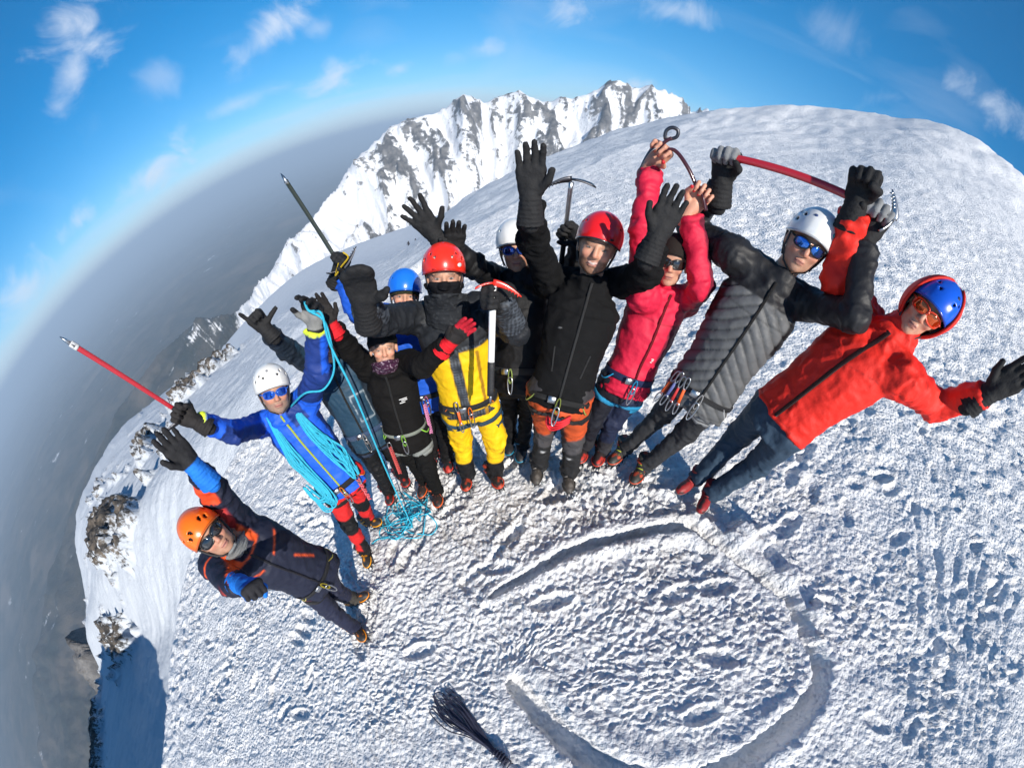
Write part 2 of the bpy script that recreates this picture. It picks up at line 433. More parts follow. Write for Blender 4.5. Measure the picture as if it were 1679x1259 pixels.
def base_z(x, y):
    rho = np.hypot(x, y); az = np.degrees(np.arctan2(x, y))
    e = np.tan(np.radians(smooth_interp(az, CREST, 1))); D = smooth_interp(az, CREST, 2)
    s = (GX * x + GY * y) / np.maximum(rho, 1e-6)
    c = (e * D + CH - s * D) / (D * D)
    z = -CH + s * rho + c * rho * rho * sstep(2.5, 9, rho)
    o = np.maximum(rho - D, 0)
    zf = e * D + e * o - .75 * o * o / (o + 9)
    z = np.where(rho > D, zf, z)
    es = np.tan(np.radians(smooth_interp(az, SADDLE, 1) + 2.2 * sstep(90, 420, rho)))
    sad = es * rho - 1.0
    z = np.where(rho > D, np.maximum(z, sad) + .0, z)
    # the step down off the left edge of the summit plateau
    d, _ = seg_dist(x, y, EDGE, True)
    amp = 3.0 * sstep(10.5, 3.0, y)
    z = z - amp * sstep(-.15, 2.2, d)
    # ridge behind, to the lower left
    a = ((az + 122) / 9.0); z = z + np.minimum(.36 * rho, 15) * np.exp(-a * a) * sstep(8, 22, rho)
    return z
def micro(x, y):
    rho = np.hypot(x, y); az = np.degrees(np.arctan2(x, y))
    d, _ = seg_dist(x, y, EDGE, True)
    plateau = sstep(.25, -.25, d) * sstep(40, 14, rho)
    near = sstep(20, 6, rho)
    wx = x + .06 * p2(x, y, 3.1, s=4); wy = y + .06 * p2(x, y, 3.1, s=9)
    h = .035 * p2(x, y, .9, s=1) + .028 * p2(wx, wy, 2.6, s=2)
    # trodden crust: broken lumps of several sizes, some streaked by the wind
    ca, sa = math.cos(.85), math.sin(.85); u = wx * ca + wy * sa; v = -wx * sa + wy * ca
    streak = sstep(-.25, .35, p2(x, y, .55, s=21))
    wx = wx + .03 * p2(x, y, 9, s=81); wy = wy + .03 * p2(x, y, 9, s=83)
    h += near * .009 * (np.abs(p2(u, v, 3.6, 7.5, s=3)) - .25) * (.2 + streak)
    h += near * .014 * (.32 - np.abs(p2(wx, wy, 8.5, s=5)))
    h += near * .017 * (.3 - np.abs(p2(wx, wy, 16, s=6))) * 1.15
    fine = sstep(6.5, 2.5, rho)
    h += fine * .012 * p2(wx, wy, 33, s=7)
    clump = np.clip(.55 + 1.3 * p2(x, y, 1.1, s=90), .15, 1.2)
    h += near * clump * (.026 * lumps(wx, wy, 9, 1, .5) + .036 * lumps(wx, wy, 15, 2, .6) * 1.0) + fine * clump * .050 * lumps(wx, wy, 26, 3, .65)
    h -= near * .018
    # boot prints
    rg = np.random.RandomState(5); n = 900
    ang = np.radians(rg.uniform(-95, 95, n)); rr = .5 + 8.5 * np.sqrt(rg.uniform(0, 1, n)); dirs = rg.uniform(0, math.pi, n)
    for i in range(n):
        qx, qy = rr[i] * math.sin(ang[i]), rr[i] * math.cos(ang[i])
        if qx < -7: continue
        m = (np.abs(x - qx) < .3) & (np.abs(y - qy) < .3)
        if not m.any(): continue
        a, b = x[m] - qx, y[m] - qy; c, s_ = math.cos(dirs[i]), math.sin(dirs[i])
        f = np.sqrt(((a * c + b * s_) / .14) ** 2 + ((-a * s_ + b * c) / .058) ** 2)
        h[m] += -.026 * sstep(1.15, .75, f) + .014 * np.exp(-((f - 1.3) / .25) ** 2)
    # old tracks and sun cups over the upper slope
    far = (.35 * sstep(2.2, 5, rho) + .65 * sstep(5, 9, rho)) * plateau
    w2x = x + .25 * p2(x, y, .9, s=31); w2y = y + .25 * p2(x, y, .9, s=33)
    h += far * (.075 * (np.abs(p2(w2x, w2y, 1.9, 2.9, s=12)) - .25) + .105 * (np.abs(p2(w2x, w2y, 3.3, 4.6, s=13)) - .25) + .05 * (.3 - np.abs(p2(w2x, w2y, 6.5, 8.5, s=15)))) * sstep(36, 22, rho)
    h += far * .16 * p2(x, y, .22, s=14)
    # the dug ring
    wob = .014 * p2(x, y, 5, s=40)
    dt, arc = seg_dist(x + wob, y + wob, np.array(TRENCH + [TRENCH[0]])[:-1])
    wid = np.interp(arc, [0, .4, 1.4, 1.8, 2.6, 3.1, 3.6, 5.2, 6.2, 7.2], [.03, .045, .05, .05, .055, .07, .08, .08, .07, .045])
    dep = np.interp(arc, [0, .3, 1.0, 1.7, 2.4, 2.8, 3.4, 5.0, 6.0, 7.2], [.05, .12, .15, .15, .14, .15, .16, .15, .14, .06])
    inring = sstep(wid * 1.12, wid * .82, dt + .016 * p2(x, y, 14, s=44) + .012 * p2(x, y, 37, s=45))
    rim = sstep(wid * 3.4, wid * 1.7, dt); h = h * (1 - .72 * rim)
    h = h * (1 - .35 * inring) - dep * inring + inring * .03 * lumps(x, y, 13, 9, .5)
    h += (.030 + .05 * lumps(x, y, 11, 7, .7)) * np.exp(-((dt - wid * 1.9) / .065) ** 2) * np.clip(p2(x, y, 2.2, s=50) + .6, 0, 1)
    for tr in TRACKS:
        d3, _ = seg_dist(x + .03 * p2(x, y, 1.5, s=60), y, np.array(tr)); h += -.030 * sstep(.045, .012, d3) * np.clip(.75 + p2(x, y, 3.1, s=62) * 1.6, 0, 1) + .010 * np.exp(-((d3 - .06) / .025) ** 2)
    # spade blocks thrown out near the ring
    for bx, by, br in ((1.86, 1.28, .10), (1.98, 1.22, .09), (1.78, 1.20, .08), (2.3, .62, .06), (2.24, .42, .05), (2.12, .9, .07)):
        f = np.maximum(np.abs((x - bx) * .8 + (y - by) * .6), np.abs(-(x - bx) * .6 + (y - by) * .8)) / br
        h += .07 * sstep(1.1, .7, f)
    lower = 1 - plateau
    h += lower * sstep(7, 16, rho) * (.5 * fbm2(x, y, .07, 3, s=69) + .22 * p2(x, y, .30, s=70) + .16 * fbm2(x, y, .8, 4, s=71) + .12 * (np.abs(p2(x * .5 + y * .86, -x * .86 + y * .5, .25, 1.1, s=73)) - .25))
    return h
def ground_z(x, y):
    x = np.atleast_1d(np.asarray(x, float)); y = np.atleast_1d(np.asarray(y, float))
    return base_z(x, y) + micro(x, y)

def snow_material(name, far=False):
    m = bpy.data.materials.new(name); m.use_nodes = True
    nt = m.node_tree; N = nt.nodes; L = nt.links; b = N['Principled BSDF']
    tc = N.new('ShaderNodeTexCoord')
    def noise(sc, det=5, rough=.55, dist=0.0):
        n = N.new('ShaderNodeTexNoise'); n.inputs['Scale'].default_value = sc; n.inputs['Detail'].default_value = det
        n.inputs['Roughness'].default_value = rough; n.inputs['Distortion'].default_value = dist
        L.new(tc.outputs['Object'], n.inputs['Vector']); return n.outputs[0]
    def attr(n_):
        a = N.new('ShaderNodeAttribute'); a.attribute_name = n_; return a.outputs['Fac']
    def ramp(v, a, bb, lo=0.0, hi=1.0):
        r = N.new('ShaderNodeMapRange'); r.interpolation_type = 'SMOOTHSTEP'
        for k, q in (('From Min', a), ('From Max', bb), ('To Min', lo), ('To Max', hi)): r.inputs[k].default_value = q
        L.new(v, r.inputs[0]); return r.outputs[0]
    def mixc(f, a, c):
        x = N.new('ShaderNodeMix'); x.data_type = 'RGBA'; L.new(f, x.inputs['Factor'])
        for i, q in ((6, a), (7, c)):
            if hasattr(q, 'is_linked'): L.new(q, x.inputs[i])
            else: x.inputs[i].default_value = (*q, 1)
        return x.outputs[2]
    def add(a, c, op='ADD'):
        x = N.new('ShaderNodeMath'); x.operation = op
        for i, q in enumerate((a, c)):
            if hasattr(q, 'is_linked'): L.new(q, x.inputs[i])
            else: x.inputs[i].default_value = q
        return x.outputs[0]
    if not far:
        snow = mixc(ramp(noise(.9, 6), .35, .7), (.84, .845, .855), (.90, .90, .90))
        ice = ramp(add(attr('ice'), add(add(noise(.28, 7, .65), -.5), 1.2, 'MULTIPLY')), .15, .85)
        snow = mixc(ice, snow, (.58, .62, .67))                                          # snow below the lip greyed in colour, for its dimness in grazing sun
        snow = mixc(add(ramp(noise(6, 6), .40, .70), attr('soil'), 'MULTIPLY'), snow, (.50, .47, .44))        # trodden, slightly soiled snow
        rk = noise(1.3, 8, .65)
        rock = mixc(ramp(rk, .4, .62), (.045, .043, .042), (.16, .135, .11))
        rm = ramp(add(attr('rock'), add(noise(2.0, 8, .7), .9, 'MULTIPLY')), .82, .95)
        col = mixc(rm, snow, rock)
        h1, h2, h3 = noise(17, 6, .65), noise(55, 4, .6), noise(5, 6, .6, .4)
        b1 = N.new('ShaderNodeBump'); b1.inputs['Strength'].default_value = .85; b1.inputs['Distance'].default_value = .035
        vo = N.new('ShaderNodeTexVoronoi'); vo.inputs['Scale'].default_value = 24; vo.feature = 'SMOOTH_F1'; vo.inputs['Smoothness'].default_value = .4
        L.new(tc.outputs['Object'], vo.inputs['Vector'])
        L.new(add(add(add(h1, h2, 'ADD'), .5, 'MULTIPLY'), add(vo.outputs['Distance'], -.7, 'MULTIPLY')), b1.inputs['Height'])
        b2 = N.new('ShaderNodeBump'); b2.inputs['Strength'].default_value = .7; b2.inputs['Distance'].default_value = .09
        L.new(h3, b2.inputs['Height']); L.new(b2.outputs[0], b1.inputs['Normal'])
        L.new(b1.outputs[0], b.inputs['Normal'])
        b.inputs['Roughness'].default_value = .75; b.inputs['Specular IOR Level'].default_value = .12
    else:
        snow = mixc(ramp(noise(.004, 5), .3, .7), (.80, .81, .84), (.88, .885, .89))
        rock = mixc(ramp(noise(.03, 8, .7), .35, .65), (.075, .075, .078), (.22, .21, .20))
        forest = mixc(ramp(noise(.004, 9, .7), .38, .62), (.016, .024, .022), (.07, .062, .05))
        forest = mixc(ramp(noise(.0011, 6, .6), .50, .68, 0, .8), forest, (.14, .11, .085))
        forest = mixc(ramp(noise(.0030, 9, .70), .635, .70), forest, (.66, .67, .70))
        rn = add(attr('rock'), add(add(noise(.045, 8, .72), -.5), 1.0, 'MULTIPLY'))
        col = mixc(ramp(rn, .47, .60), snow, rock)
        fn = add(attr('forest'), add(add(noise(.006, 8, .7), -.5), 1.3, 'MULTIPLY'))
        col = mixc(ramp(fn, .42, .58), col, forest)
        b1 = N.new('ShaderNodeBump'); b1.inputs['Strength'].default_value = .8; b1.inputs['Distance'].default_value = 9
        L.new(noise(.05, 8, .65), b1.inputs['Height']); L.new(b1.outputs[0], b.inputs['Normal'])
        b.inputs['Roughness'].default_value = .8; b.inputs['Specular IOR Level'].default_value = .1
    L.new(col, b.inputs['Base Color'])
    return m

def polar(azs, rhos, wrap):
    A, R = np.meshgrid(np.radians(azs), rhos, indexing='ij')
    na, nr = A.shape; i = np.arange(na if wrap else na - 1)[:, None]; j = np.arange(nr - 1)[None]
    i2 = (i + 1) % na
    F = np.stack([i * nr + j, i * nr + j + 1, i2 * nr + j + 1, i2 * nr + j], -1).reshape(-1, 4)
    return (R * np.sin(A)).ravel(), (R * np.cos(A)).ravel(), F
def build_ground():
    azs = np.concatenate([np.arange(-104, 104, .26), np.arange(104, 256, 2.0)])
    th = np.radians(np.arange(1.2, 79.5, .235)); rh = CH * np.tan(th)
    r = [.006] + [q for q in rh if q < 2.5]
    while r[-1] < 62: r.append(r[-1] * 1.0095)
    while r[-1] < 460: r.append(r[-1] * 1.035)
    x, y, F = polar(azs, np.array(r), True)
    z = ground_z(x, y)
    rho = np.hypot(x, y); az = np.degrees(np.arctan2(x, y))
    d, _ = seg_dist(x, y, EDGE, True)
    # rock showing through on the lower left shoulder
    reg = np.exp(-((az + 67) / 5.0) ** 2 - ((rho - 32) / 11.0) ** 2) * 1.05
    reg = np.maximum(reg, .95 * np.exp(-((az + 63) / 3.0) ** 2 - ((rho - 22) / 3.5) ** 2))
    reg = np.maximum(reg, .40 * np.exp(-((az + 56) / 7.0) ** 2 - ((rho - 38) / 12.0) ** 2))
    reg = np.maximum(reg, .72 * np.exp(-((az + 81) / 5.0) ** 2 - ((rho - 34) / 9.0) ** 2))
    reg = np.maximum(reg, .55 * np.exp(-((az + 44) / 7.0) ** 2 - ((rho - 50) / 16.0) ** 2))
    reg = np.maximum(reg, .70 * np.exp(-((az + 96) / 7.0) ** 2 - ((rho - 56) / 10.0) ** 2))
    D = smooth_interp(az, CREST, 2)
    reg = np.maximum(reg, .62 * sstep(1.05, 1.5, rho / D) * sstep(-30, -50, az) * (az > -140)); reg = np.maximum(reg, .18 * sstep(-30, -42, az) * sstep(-95, -85, az) * sstep(20, 36, rho))
    reg = reg * sstep(14, 26, rho)
    n = fbm2(x, y, .16, 5, s=80) * .7 + .9 * fbm2(x, y, .6, 4, s=84)
    rk = reg * .75 + .55 * n * (reg > .03)
    rk = np.where(rho < 14, -1, rk)
    z = z + 1.25 * sstep(.30, .52, rk) * (.55 + .9 * fbm2(x, y, .45, 5, s=81, gain=.6, ridged=True)) * sstep(14, 26, rho)
    o = put('snow_ground', np.stack([x, y, z], 1), F[:, ::-1], snow_material('trodden_snow'), attrs={'soil': .62 * np.exp(-((rho - 1.75) / .5) ** 2) * sstep(70, 40, np.abs(az)) + .12 * (rho < 9), 'rock': rk, 'ice': np.clip(sstep(.2, 2.0, d) * (rho > 6) * (az > -135) + sstep(-12, -30, az) * sstep(12, 26, rho) * .8 * (az > -135), 0, 1)})  # 'ice' masks lower slopes whose grazing-sun dimness is painted as grey snow
    o['kind'] = 'structure'
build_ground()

RIDGE = np.array([  # azimuth, crest elevation, crest distance: the range across the valley
(-180, -13, 3600), (-100, -13.5, 3600), (-85, -13, 3600), (-70, -13, 3600), (-58, -12.2, 3500), (-45, -10.5, 3300), (-39, -10.5, 2800), (-35, -12.4, 2300), (-32, -12.2, 2000), (-29, -11.0, 1900), (-25, -8.8, 1900), (-20.3, -6.1, 2000), (-16.2, -3.6, 2150), (-13.4, -1.7, 2200),
    (-10.8, -.2, 2250), (-8.8, .2, 2250), (-7, .9, 2250), (-4.8, 1.5, 2200), (-3.3, 2.0, 2200), (-1.4, 1.6, 2200), (.1, 2.0, 2200), (2, 2.5, 2200), (3.6, 1.8, 2200), (4.9, 1.6, 2200), (6, 2.2, 2200), (7.1, 2.2, 2200), (9.1, 3.3, 2200),
    (11.1, 4.3, 2200), (12.4, 3.9, 2200), (13.7, 4.5, 2200), (15.9, 4.7, 2200), (17.2, 4.0, 2250), (18.2, 3.3, 2300), (19.6, 4.1, 2400), (21, 2.5, 2400), (26, 0, 2400), (40, -6, 2400), (180, -10, 2400)], float)
def build_far():
    azs = np.concatenate([np.arange(-116, -42, .32), np.arange(-42, 24, .13), np.arange(24, 112, 1.5)])
    r = [240.0]
    while r[-1] < 700: r.append(r[-1] * 1.04)
    while r[-1] < 2700: r.append(r[-1] * 1.0085)
    while r[-1] < 5000: r.append(r[-1] * 1.012)
    while r[-1] < 75000: r.append(r[-1] * 1.028)
    x, y, F = polar(azs, np.array(r), False)
    rho = np.hypot(x, y); az = np.degrees(np.arctan2(x, y))
    floor = -930 + 120 * fbm2(x, y, .00022, 4, s=3) + 60 * fbm2(x, y, .0011, 3, s=5, ridged=True)
    floor = np.where(rho > 20000, floor + (rho - 20000) * .004, floor)
    e = np.tan(np.radians(np.interp(az, RIDGE[:, 0], RIDGE[:, 1]))); rr = smooth_interp(az, RIDGE, 2, 2.0)
    wig = 1 + .05 * fbm2(az, az * 0, .11, 3, s=8); rr = rr * wig
    zc = e * rr; zb = -900.0
    t = np.clip((rho - .36 * rr) / (.64 * rr), 0, 1)
    face = zb + (np.maximum(zc, zb) - zb) * t ** 1.25
    back = zc - .55 * (rho - rr)
    arc = np.radians(az) * rr
    wa = arc + 70 * fbm2(x, y, .004, 3, s=17)
    gul = fbm2(wa, rho, .0028, 1, s=20, ridged=True) * 0
    g1 = 1 - 2 * np.abs(p2(wa, rho, 1 / 230., 1 / 800., s=20)); g2 = 1 - 2 * np.abs(p2(wa, rho, 1 / 95., 1 / 300., s=21)); g3 = 1 - 2 * np.abs(p2(wa + .15 * rho, rho, 1 / 42., 1 / 130., s=22))
    g4 = 1 - 2 * np.abs(p2(wa - .2 * rho, rho, 1 / 21., 1 / 60., s=23))
    rel = 72 * (g1 - .35) + 42 * (g2 - .35) + 22 * (g3 - .35) + 8 * (g4 - .35)
    up = np.exp(-((1 - t) / .03) ** 2)
    hill = sstep(-31, -38, az); rel = rel * (1 - .75 * hill) + hill * (110 * fbm2(x, y, .0010, 4, s=61, ridged=True) + 30 * fbm2(x, y, .003, 3, s=63, ridged=True) - 40)
    face = face + rel * (1 - .8 * up) * sstep(0, .25, t)
    rz = np.where(rho < rr, face, back + rel * .3)
    z = np.maximum(floor, rz)
    # our own mountain's flank, falling from the summit to the valley
    fl = -.19 * rho - 38 - .00030 * (rho - 240) ** 2 + 40 * fbm2(x, y, .004, 4, s=33) * sstep(240, 700, rho)
    fl = fl - 90 * sstep(-45, -80, az)
    z = np.maximum(z, fl)
    # the brown rock wall just below the left shoulder
    b = np.exp(-((az + 84) / 9.0) ** 2) * np.exp(-((rho - 330) / 55.0) ** 2)
    z = z + b * 74 * (1 + .45 * fbm2(x, y, .02, 4, s=41, ridged=True))
    inr = ((rz > floor) & (rz >= fl)).astype(float)
    hn = fbm2(x, y, .0021, 4, s=50)
    rock = .17 + .30 * (g2 - .15) + .34 * (g3 - .15) + .16 * (g4 - .2) + .14 * (g1 - .2) + .22 * hn
    rock = np.where(inr > 0, rock, .1)
    rock = rock - .25 * sstep(-10, -16, az) * sstep(.55, .8, t)
    rock = rock - .16 * up; rock = rock * (1 - .8 * hill); rock = np.maximum(rock, 1.3 * b)
    forest = sstep(-560, -760, z + 160 * hn) * 1.0
    forest = np.maximum(forest, sstep(-30, -37, az + 4 * hn) * (.66 + .8 * hn + .16 * (g3 - .3) + .12 * (g2 - .2)))
    forest = forest * (1 - np.clip(b * 2, 0, 1)) 
    o = put('mountain_range', np.stack([x, y, z], 1), F[:, ::-1], snow_material('mountain_snow_rock', True), attrs={'rock': rock, 'forest': forest})
    o['kind'] = 'structure'
build_far()

def build_haze():
    m = bpy.data.materials.new('mountain_haze'); m.use_nodes = True
    nt = m.node_tree; N = nt.nodes; L = nt.links
    out = [n for n in N if n.type == 'OUTPUT_MATERIAL'][0]
    for n in list(N):
        if n.type != 'OUTPUT_MATERIAL': N.remove(n)
    v = N.new('ShaderNodeVolumePrincipled')
    v.inputs['Color'].default_value = (.64, .81, 1.0, 1); v.inputs['Density'].default_value = HAZE; v.inputs['Anisotropy'].default_value = .0
    L.new(v.outputs[0], out.inputs['Volume'])
    V = [(sx * 90000, sy * 90000, z) for z in (-1200, 260) for sx, sy in ((-1, -1), (1, -1), (1, 1), (-1, 1))]
    F = [(3, 2, 1, 0), (4, 5, 6, 7), (0, 1, 5, 4), (1, 2, 6, 5), (2, 3, 7, 6), (3, 0, 4, 7)]
    o = put('haze', V, F, m, smooth=False); o['kind'] = 'stuff'
HAZE = 1.25e-4
build_haze()
J = {}   # joints of the eleven people, metres from the camera
J[1] = dict(neck=(-1.361, 0.799, -1.070), chin=(-1.427, 0.805, -1.001), crown=(-1.362, 0.773, -0.748), shR=(-1.576, 0.740, -1.134), shL=(-1.370, 0.927, -1.125), elR=(-1.331, 0.575, -1.079), wrR=(-1.104, 0.489, -0.971), haR=(-1.024, 0.459, -0.942), elL=(-1.267, 0.913, -0.841), wrL=(-1.144, 0.871, -0.608), haL=(-1.168, 0.904, -0.495), pel=(-1.277, 0.843, -1.632), knR=(-1.347, 0.702, -2.062), knL=(-1.342, 0.876, -2.091), anR=(-1.326, 0.645, -2.477), anL=(-1.377, 0.943, -2.509), toR=(-1.231, 0.545, -2.487), toL=(-1.236, 1.027, -2.520))
J[2] = dict(neck=(-1.305, 1.723, -1.080), chin=(-1.260, 1.655, -1.021), crown=(-1.207, 1.731, -0.768), shR=(-1.490, 1.708, -1.117), shL=(-1.128, 1.767, -1.080), elR=(-1.455, 1.462, -0.939), wrR=(-1.473, 1.340, -0.699), haR=(-1.511, 1.348, -0.614), elL=(-0.924, 1.665, -0.881), wrL=(-0.820, 1.668, -0.635), haL=(-0.794, 1.659, -0.549), pel=(-1.175, 1.612, -1.635), knR=(-1.286, 1.500, -2.091), knL=(-1.216, 1.731, -2.119), anR=(-1.307, 1.433, -2.518), anL=(-1.319, 1.817, -2.544), toR=(-1.279, 1.285, -2.549), toL=(-1.141, 1.805, -2.539))
J[3] = dict(neck=(-1.089, 2.186, -1.119), chin=(-1.072, 2.180, -1.038), crown=(-1.063, 2.176, -0.797), shR=(-1.255, 2.250, -1.136), shL=(-0.906, 2.207, -1.146), elR=(-1.274, 2.093, -0.894), wrR=(-1.239, 1.962, -0.676), haR=(-1.272, 1.988, -0.599), elL=(-0.975, 2.259, -1.424), wrL=(-1.046, 2.284, -1.669), haL=(-1.064, 2.271, -1.753), pel=(-1.026, 2.072, -1.651), knR=(-1.104, 2.098, -2.100), knL=(-0.951, 2.201, -2.077), anR=(-1.136, 2.128, -2.508), anL=(-0.991, 2.292, -2.474), toR=(-1.096, 1.993, -2.536), toL=(-0.904, 2.168, -2.488))
J[4] = dict(neck=(-0.676, 2.012, -1.138), chin=(-0.662, 1.970, -1.063), crown=(-0.641, 2.010, -0.837), shR=(-0.836, 2.096, -1.168), shL=(-0.533, 2.012, -1.119), elR=(-0.842, 1.957, -0.928), wrR=(-0.822, 1.830, -0.720), haR=(-0.839, 1.853, -0.631), elL=(-0.415, 1.791, -1.036), wrL=(-0.235, 1.713, -0.871), haL=(-0.157, 1.712, -0.786), pel=(-0.680, 1.958, -1.616), knR=(-0.713, 2.003, -2.010), knL=(-0.585, 1.887, -1.956), anR=(-0.719, 2.095, -2.379), anL=(-0.570, 1.914, -2.323), toR=(-0.748, 2.002, -2.430), toL=(-0.544, 1.779, -2.354))
J[5] = dict(neck=(-0.553, 2.331, -1.013), chin=(-0.558, 2.286, -0.930), crown=(-0.526, 2.409, -0.696), shR=(-0.729, 2.451, -0.996), shL=(-0.415, 2.426, -1.011), elR=(-0.815, 2.215, -0.834), wrR=(-0.785, 2.117, -0.592), haR=(-0.799, 2.163, -0.514), elL=(-0.265, 2.331, -0.775), wrL=(-0.213, 2.179, -0.566), haL=(-0.206, 2.147, -0.484), pel=(-0.539, 2.308, -1.535), knR=(-0.591, 2.393, -1.972), knL=(-0.457, 2.288, -1.931), anR=(-0.651, 2.459, -2.380), anL=(-0.491, 2.329, -2.325), toR=(-0.673, 2.381, -2.431), toL=(-0.472, 2.228, -2.358))
J[6] = dict(neck=(-0.261, 1.957, -0.806), chin=(-0.256, 1.886, -0.738), crown=(-0.244, 1.984, -0.475), shR=(-0.457, 1.995, -0.841), shL=(-0.113, 2.068, -0.855), elR=(-0.560, 1.732, -0.717), wrR=(-0.521, 1.521, -0.550), haR=(-0.501, 1.509, -0.461), elL=(0.083, 1.832, -0.875), wrL=(0.016, 1.646, -0.688), haL=(-0.024, 1.609, -0.614), pel=(-0.204, 1.951, -1.368), knR=(-0.294, 2.014, -1.814), knL=(-0.027, 1.946, -1.750), anR=(-0.287, 2.033, -2.243), anL=(-0.031, 1.966, -2.160), toR=(-0.274, 1.887, -2.278), toL=(0.074, 1.804, -2.167))
J[7] = dict(neck=(0.119, 2.309, -0.776), chin=(0.097, 2.253, -0.696), crown=(0.072, 2.347, -0.453), shR=(0.015, 2.451, -0.834), shL=(0.246, 2.180, -0.725), elR=(-0.135, 2.241, -0.671), wrR=(-0.296, 2.145, -0.475), haR=(-0.347, 2.157, -0.371), elL=(0.402, 2.420, -0.829), wrL=(0.367, 2.290, -0.594), haL=(0.334, 2.316, -0.495), pel=(0.135, 2.107, -1.285), knR=(0.087, 2.281, -1.721), knL=(0.214, 2.234, -1.693), anR=(0.108, 2.367, -2.143), anL=(0.224, 2.244, -2.101), toR=(0.113, 2.278, -2.183), toL=(0.208, 2.149, -2.146))
J[8] = dict(neck=(0.439, 1.976, -0.656), chin=(0.407, 1.909, -0.582), crown=(0.440, 1.958, -0.309), shR=(0.256, 2.076, -0.695), shL=(0.628, 2.035, -0.629), elR=(0.142, 1.938, -0.453), wrR=(0.112, 1.764, -0.258), haR=(0.110, 1.793, -0.141), elL=(0.621, 1.787, -0.491), wrL=(0.564, 1.642, -0.305), haL=(0.563, 1.699, -0.199), pel=(0.361, 1.775, -1.153), knR=(0.331, 1.931, -1.606), knL=(0.514, 1.819, -1.558), anR=(0.340, 1.956, -2.047), anL=(0.578, 1.814, -1.966), toR=(0.339, 1.833, -2.086), toL=(0.598, 1.662, -1.997))
J[9] = dict(neck=(0.839, 2.081, -0.631), chin=(0.820, 2.026, -0.563), crown=(0.794, 2.061, -0.330), shR=(0.697, 1.957, -0.658), shL=(1.002, 2.130, -0.687), elR=(0.628, 2.037, -0.353), wrR=(0.637, 2.144, -0.121), haR=(0.618, 2.115, -0.042), elL=(0.939, 1.907, -0.509), wrL=(0.854, 1.970, -0.239), haL=(0.808, 1.998, -0.144), pel=(0.798, 1.982, -1.157), knR=(0.678, 1.990, -1.568), knL=(0.811, 1.972, -1.529), anR=(0.731, 2.123, -1.937), anL=(0.866, 2.063, -1.893), toR=(0.720, 2.058, -1.984), toL=(0.828, 1.936, -1.944))
J[10] = dict(neck=(1.198, 1.808, -0.331), chin=(1.185, 1.750, -0.258), crown=(1.218, 1.791, 0.028), shR=(0.999, 1.908, -0.316), shL=(1.378, 1.767, -0.339), elR=(0.898, 2.200, -0.326), wrR=(0.846, 2.034, -0.104), haR=(0.847, 2.034, 0.022), elL=(1.384, 1.480, -0.220), wrL=(1.348, 1.625, 0.012), haL=(1.301, 1.660, 0.126), pel=(1.136, 1.716, -0.914), knR=(1.143, 1.975, -1.372), knL=(1.259, 1.792, -1.366), anR=(1.032, 2.041, -1.838), anL=(1.156, 1.824, -1.787), toR=(0.910, 1.927, -1.919), toL=(1.036, 1.662, -1.865))
J[11] = dict(neck=(1.633, 1.503, -0.190), chin=(1.592, 1.452, -0.123), crown=(1.652, 1.483, 0.135), shR=(1.646, 1.680, -0.241), shL=(1.697, 1.335, -0.261), elR=(1.354, 1.663, -0.155), wrR=(1.233, 1.703, 0.103), haR=(1.201, 1.713, 0.234), elL=(1.999, 1.333, -0.239), wrL=(1.951, 1.213, -0.007), haL=(1.940, 1.220, 0.098), pel=(1.514, 1.490, -0.790), knR=(1.594, 1.742, -1.198), knL=(1.692, 1.524, -1.214), anR=(1.523, 1.681, -1.666), anL=(1.603, 1.537, -1.633), toR=(1.392, 1.612, -1.752), toL=(1.522, 1.365, -1.698))
# ---------------------------------------------------------------- people
class Cloth:
    """a garment: signed distance function meshed as one surface, then creased along its bones and coloured per vertex"""
def frame_from(z, yhint):
    z = nrm(z); y = nrm(yhint - z * (yhint @ z)); x = np.cross(y, z)
    return np.stack([x, y, z], 1)          # columns: x (own right), y (front), z (up)
def arr(d): return {k: np.array(v, float) for k, v in d.items()}

def creases(V, F, bones, amp, fold=26.0, seed=0.0):
    """push the surface along its normals: folds across each bone, bunching towards the joints, plus broad dents"""
    N = vnormals(V, F); best = np.full(len(V), 1e9); disp = np.zeros(len(V))
    for i, (a, b, r, k) in enumerate(bones):
        ab = b - a; l = np.linalg.norm(ab); d = ab / l
        t = np.clip((V - a) @ d, 0, l); q = V - a - t[:, None] * d; dist = np.linalg.norm(q, axis=1) / r
        h = np.array([0, 0, 1.]) if abs(d[2]) < .9 else np.array([1., 0, 0]); u = nrm(np.cross(d, h)); w = np.cross(d, u)
        tt = (V - a) @ d; pu = q @ u; pw = q @ w
        c = np.stack([tt * fold * .55 + pu * 5 + seed + i * 7.3, pu * 11, pw * 11 + i * 3.1], 1)
        rd = 1 - 2.0 * np.abs(perlin(c)); c2 = np.stack([tt * fold * 1.3 - pu * 9, pu * 16 + seed, pw * 16], 1)
        rd2 = 1 - 2 * np.abs(perlin(c2))
        ends = .55 + .9 * np.exp(-((l - tt) / .10) ** 2) + .6 * np.exp(-(tt / .09) ** 2)
        dd = k * ends * (np.sign(rd) * np.abs(rd) ** 1.2 * 1.0 + rd2 * .45 - .55)
        m = dist < best; best = np.where(m, dist, best); disp = np.where(m, dd, disp)
    big = perlin(V * 7 + seed)
    rip = 1 - 2 * np.abs(perlin(V * [15, 15, 11] + seed * 1.7 + .6 * big[:, None]))
    return V + N * (amp * (disp * 1.15 + .55 * big + .55 * rip))[:, None]

